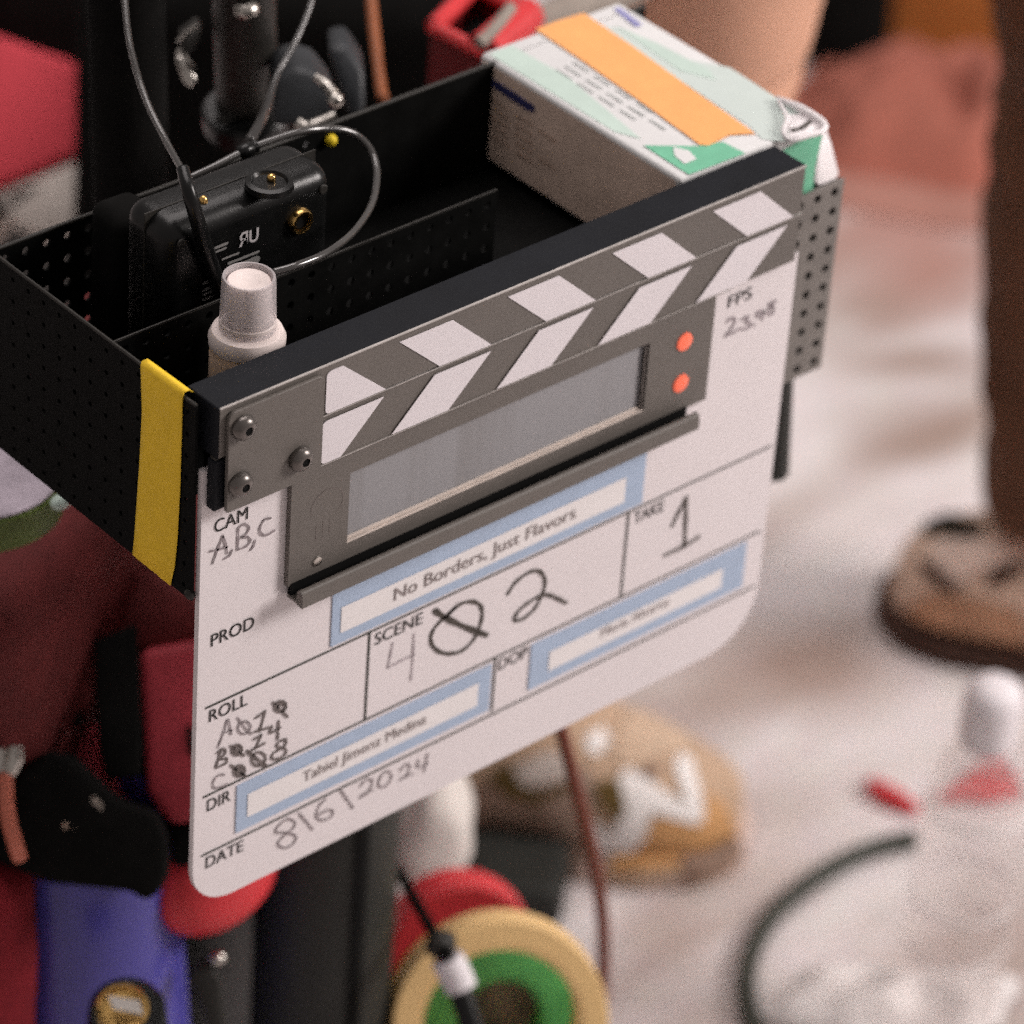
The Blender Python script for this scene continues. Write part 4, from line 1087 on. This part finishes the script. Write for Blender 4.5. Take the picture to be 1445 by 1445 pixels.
# person with bare leg and tan sneaker
p1 = thing('person', 'person with a bare leg and a tan sneaker standing behind the carton', 'person')
toe = pZ(1042, 1196); ang = math.radians(-46)
Ls = 0.32
secs = [(0.0, .024, .028, .085, .020, 0), (.05, .036, .039, .112, .020, 0), (.18, .042, .045, .130, .020, 0), (.32, .044, .047, .136, .020, 0), (.45, .047, .051, .128, .020, 0), (.60, .053, .056, .104, .020, 0), (.76, .056, .058, .078, .020, 0), (.90, .048, .050, .060, .020, 0), (.98, .029, .031, .046, .020, 0), (1.0, .014, .016, .036, .020, 0)]
bm, heel, d, l = foot_loft(toe, ang, Ls, secs)
shoe = subd(fin('sneaker', bm, M['shoe_tan'], p1, 180), 2)
solebm = outline(heel, d, l, Ls, [(-.015, .024), (.05, .040), (.2, .047), (.4, .050), (.6, .057), (.78, .061), (.92, .052), (1.0, .031), (1.02, .012)], 0.002, 0.026)
fin('sole', solebm, M['shoe_sole'], shoe, 40)
fin('outsole', outline(heel, d, l, Ls, [(-.012, .023), (.05, .039), (.2, .046), (.4, .049), (.6, .056), (.78, .060), (.92, .051), (1.0, .030), (1.015, .011)], 0.0, 0.006), M['boot_tan'], shoe, 40)
eb = evaluated_bm(shoe)
eb.from_mesh(bpy.data.objects['sole'].data)
wrap('gum_panel', [(850, 1225), (880, 1200), (930, 1150), (985, 1165), (1000, 1118), (1022, 1135), (1042, 1180), (1046, 1215), (990, 1225), (900, 1240)], eb, M['shoe_gum'], shoe, .0012)
wrap('toe_bumper', [(958, 1232), (962, 1212), (1000, 1196), (1040, 1176), (1046, 1205), (1020, 1232), (980, 1248)], eb, M['shoe_brown'], shoe, .0022)
wrap('emblem', [(838, 1150), (862, 1176), (876, 1150), (872, 1096), (886, 1084), (906, 1096), (968, 1136), (950, 1082), (956, 1066), (974, 1072), (992, 1148), (984, 1162), (962, 1158), (918, 1144), (912, 1176), (896, 1196), (862, 1208), (838, 1200)], eb, M['shoe_white'], shoe, .0030)
wrap('tongue_patch', [(826, 1040), (850, 1026), (862, 1050), (844, 1066), (828, 1062)], eb, M['shoe_white'], shoe, .0022)
wrap('side_patch', [(722, 1084), (770, 1060), (802, 1064), (814, 1090), (770, 1106), (738, 1108)], eb, M['warm_white'], shoe, .0022)
wrap('heel_panel', [(640, 1120), (700, 1100), (760, 1130), (800, 1165), (830, 1215), (800, 1245), (740, 1230), (690, 1190), (650, 1160)], eb, M['shoe_brown'], shoe, .0014)
wrap('painted_lace_shade', [(836, 1106), (866, 1098), (876, 1110), (884, 1142), (876, 1152), (852, 1140)], eb, M['shade_brown'], shoe, .0034)  # dark patch painting the shade in the lace recess
wrap('painted_lace_shade', [(906, 1082), (924, 1078), (934, 1092), (922, 1100), (908, 1094)], eb, M['shoe_brown'], shoe, .0036)
wrap('painted_heel_shade', [(690, 1098), (708, 1076), (724, 1082), (736, 1108), (760, 1118), (800, 1104), (806, 1112), (762, 1132), (720, 1124)], eb, M['shade_brown'], shoe, .0026)  # shading on the heel side painted as a dark patch
wrap('upper_overlay', [(880, 1010), (930, 985), (950, 1000), (978, 1050), (960, 1062), (930, 1066), (900, 1076), (872, 1080), (864, 1060)], eb, M['shoe_pale'], shoe, .0016)
wrap('mesh_panel', [(760, 1110), (830, 1080), (838, 1100), (836, 1150), (820, 1190), (790, 1170), (770, 1140)], eb, M['shoe_mesh'], shoe, .0018)
wrap('foxing', [(850, 1238), (900, 1228), (956, 1222), (960, 1236), (900, 1250), (856, 1252)], eb, M['shoe_pale'], shoe, .0024)
for k in range(4):
    x, y = 852 + 15 * k, 1050 - 16 * k
    hits = []
    tree = BVHTree.FromBMesh(eb)
    for j in range(6):
        h = tree.ray_cast(CAM, ray(x + 9 * j, y + 4 * j * (1 if k % 2 else .6)).normalized())
        if h[0]: hits.append(h[0] - ray(CPX, CPX) * .0015)
    if len(hits) > 2: fin('lace', tube_bm(hits, .0026, 4, 8), M['shoe_pale'], shoe, 180)
eb.free()
ank = heel + d * (.26 * Ls)
legpts = [ank + Vector((0, 0, .05)), ank + Vector((0, 0, .11)), ank + Vector((0.005, -.005, .20)), ank + Vector((.03, -.02, .33)), ank + Vector((.05, -.03, .46)), at(958, 130, 2.72), at(976, 40, 2.69), at(990, -80, 2.64), at(1030, -420, 2.5)]
body = fin('leg', tube_bm(legpts, [.036, .034, .042, .055, .052, .066, .076, .082, .094], 8, 28), M['skin'], p1, 180)
so = fin('sock', tube_bm([ank + Vector((0, 0, .04)), ank + Vector((0, 0, .09)), ank + Vector((.001, -.001, .15))], [.039, .0385, .041], 6, 24), M['warm_white'], p1, 180)
# person in brown trousers and boot
p2 = thing('person', 'person in dark brown trousers and brown boots standing at the right edge', 'person')
toe2 = pZ(1256, 858); ang2 = math.radians(148)
d2a = pZ(1256, 850) - pZ(1500, 905)
ang2 = math.atan2(d2a.y, d2a.x)
Lb = 0.29
secs = [(0.0, .026, .030, .12, .019, 0), (.06, .036, .040, .145, .019, 0), (.22, .040, .044, .150, .019, 0), (.36, .042, .045, .140, .019, 0), (.50, .046, .049, .125, .019, 0), (.66, .052, .054, .095, .019, 0), (.82, .054, .056, .078, .019, 0), (.93, .044, .046, .068, .019, 0), (.99, .026, .028, .044, .019, 0), (1.0, .016, .018, .036, .019, 0)]
bm, heel2, d2, l2 = foot_loft(toe2, ang2, Lb, secs)
boot = subd(fin('boot', bm, M['boot_tan'], p2, 180), 2)
fin('sole', outline(heel2, d2, l2, Lb, [(-.02, .022), (.05, .040), (.25, .046), (.45, .047), (.65, .057), (.82, .062), (.94, .052), (1.01, .032), (1.04, .014)], 0.0, 0.022), M['boot_sole'], boot, 40)
eb = evaluated_bm(boot)
wrap('toe_cap', [(1280, 858), (1310, 838), (1370, 842), (1445, 865), (1460, 925), (1400, 915), (1330, 895), (1292, 880)], eb, M['boot'], boot, .0014)
wrap('lace_band', [(1303, 740), (1318, 706), (1340, 712), (1352, 732), (1390, 740), (1384, 760), (1330, 758), (1304, 756)], eb, M['boot_dark'], boot, .0024)
wrap('lace_band', [(1296, 790), (1312, 792), (1358, 832), (1340, 836), (1306, 812)], eb, M['boot_sole'], boot, .0022)
wrap('lace_band', [(1392, 826), (1398, 806), (1436, 790), (1440, 806), (1412, 826)], eb, M['boot_sole'], boot, .0022)
wrap('side_panel', [(1318, 762), (1390, 764), (1445, 748), (1460, 790), (1400, 800), (1352, 822), (1318, 792)], eb, M['boot_pale'], boot, .0018)
wrap('tongue_panel', [(1366, 690), (1400, 676), (1460, 690), (1460, 724), (1400, 728), (1372, 716)], eb, M['boot_pale'], boot, .0016)
eb.free()
ank2 = heel2 + d2 * (.25 * Lb)
a1 = ank2 + Vector((0, 0, .10))
def ctr_at(y, xl, dd, r): return at(xl + r * FPX / dd, y, dd)
tl_ = [ctr_at(708, 1390, 3.25, .060), ctr_at(640, 1386, 3.22, .064), ctr_at(480, 1388, 3.15, .070), ctr_at(300, 1392, 3.07, .076), ctr_at(120, 1402, 2.98, .084), ctr_at(-100, 1400, 2.87, .095), ctr_at(-400, 1390, 2.72, .10)]
lumpy_leg = tube_bm(tl_, [.060, .064, .070, .076, .084, .095, .10], 20, 48)
lumpy(lumpy_leg, .011, 15, 1.0)
lumpy(lumpy_leg, .004, 45, 2.0)
fin('ankle_cuff', tube_bm([ank2 + Vector((0, 0, .10)), ank2 + Vector((0, 0, .14)), a1 + Vector((0, 0, .09))], [.050, .052, .050], 6, 24), M['boot_tan'], p2, 180)
fin('trouser_leg', lumpy_leg, M['trouser'], p2, 180)
fin('leg', tube_bm([a1 + Vector((0, 0, -.04)), a1, tl_[0], tl_[2]], [.04, .04, .042, .05], 6, 20), M['skin'], p2, 180)

# ------------------------------------------------------------------ floor objects at right and far
rd = fin('cloth', cloth_bm(pZ(1315, 190), 0.17, 0.105, 0.035, -.7, 2.0, 11, heap=.055), M['dusty_red'], None, 180)
tag(rd, 'blurred dusty red cloth heaped on the floor behind the brown trouser leg', 'cloth')
pk = fin('cloth', cloth_bm(pZ(1305, 205) + Vector((0, 0, -.002)), 0.20, 0.135, 0.008, -.7, 2.0, 9), M['pink'], None, 180)  # sheet added so its pink rim imitates the soft blur round the red heap
tag(pk, 'added brownish pink cloth lying flat under the dusty red heap as its blurred rim', 'cloth')
og = fin('blanket', softbox_bm(pZ(1350, 95) + Vector((0.03, 0.05, .07)), (0.105, 0.05, .13), -.70, .05, .01, 8, 6.0, 6), M['rust'], None, 180)
tag(og, 'orange brown padded blanket behind the dusty red cushion at the top right', 'blanket')
bb = fin('shoulder_bag', softbox_bm(pZ(1190, 95) + Vector((0.0, 0.0, .10)), (0.042, 0.03, .11), -.7, .03, .006, 14, 9.0, 6), M['black_matte'], None, 180)
tag(bb, 'black bag on the floor between the bare leg and the red cushion', 'bag')
gc = cable('cable', [pZ(1292, 1184, .008), pZ(1250, 1192, .008), pZ(1195, 1213, .008), pZ(1140, 1248, .008), pZ(1090, 1292, .008), pZ(1062, 1340, .008), pZ(1052, 1392, .008), pZ(1062, 1440, .008), pZ(1090, 1500, .008)], 0.0070, M['green_cable'], 'dark green cable curving over the pale floor beside the water bottle')
rs = fin('red_strap', tube_bm([pZ(1226, 1102, .006), pZ(1244, 1116, .008), pZ(1268, 1128, .008), pZ(1296, 1144, .006)], [.0035, .0075, .0065, .003], 8, 14), M['red'], None, 180)
tag(rs, 'small red plastic strip lying on the floor left of the bottle', 'strip')
rs2 = fin('red_packet', prism_bm([pZ(1322, 1132, .003), pZ(1350, 1112, .003), pZ(1382, 1082, .003), pZ(1424, 1080, .003), pZ(1446, 1124, .003), pZ(1400, 1134, .003)], (0, 0, .008), .003, 2), M['red'], None, 60)
tag(rs2, 'small red packet on the floor seen through the clear bottle', 'packet')
wb = thing('water_bottle', 'clear plastic water bottle with a white cap standing at the lower right', 'bottle')
base = pZ(1400, 1000, 0.285)
base.z = 0
A = base
def wz(name, prof, m, closed=False): return fin(name, lathe_bm(A, UP, prof, 40, closed=closed), m, wb, 60)
prof_b = [(.001, .002), (.030, .002), (.036, .008), (.036, .06), (.0345, .07), (.036, .08), (.036, .11), (.0345, .12), (.036, .13), (.036, .19), (.0335, .215), (.025, .245), (.0145, .268), (.0140, .285)]
wz('bottle_body', prof_b, M['bottle'])
for zr in (.085, .125, .205): wz('bottle_rib', [(.0352, zr), (.0368, zr + .0012), (.0368, zr + .0038), (.0352, zr + .005)], M['bottle_rib'])
wz('cap', [(.0135, .262), (.0195, .263), (.0200, .268), (.0200, .290), (.0192, .297), (.0165, .303), (.0105, .307), (0, .3085)], M['cap_white'])
wz('neck_ring', [(.0150, .256), (.0180, .257), (.0180, .261), (.0150, .262)], M['cap_white'])
fin('glint', blob_bm(at(1428, 1078, 2.80), (.0036, .0036, .0036), 3), M['cap_white'], wb, 180)  # white blob shaped as a bright reflection on the bottle
pb_ = fin('plastic_bag', cloth_bm(pZ(1255, 1420), 0.100, 0.042, 0.020, -.62, 3.0, 9), M['bag_white'], None, 180)
tag(pb_, 'crumpled white plastic bag spread on the floor at the bottom right', 'bag')
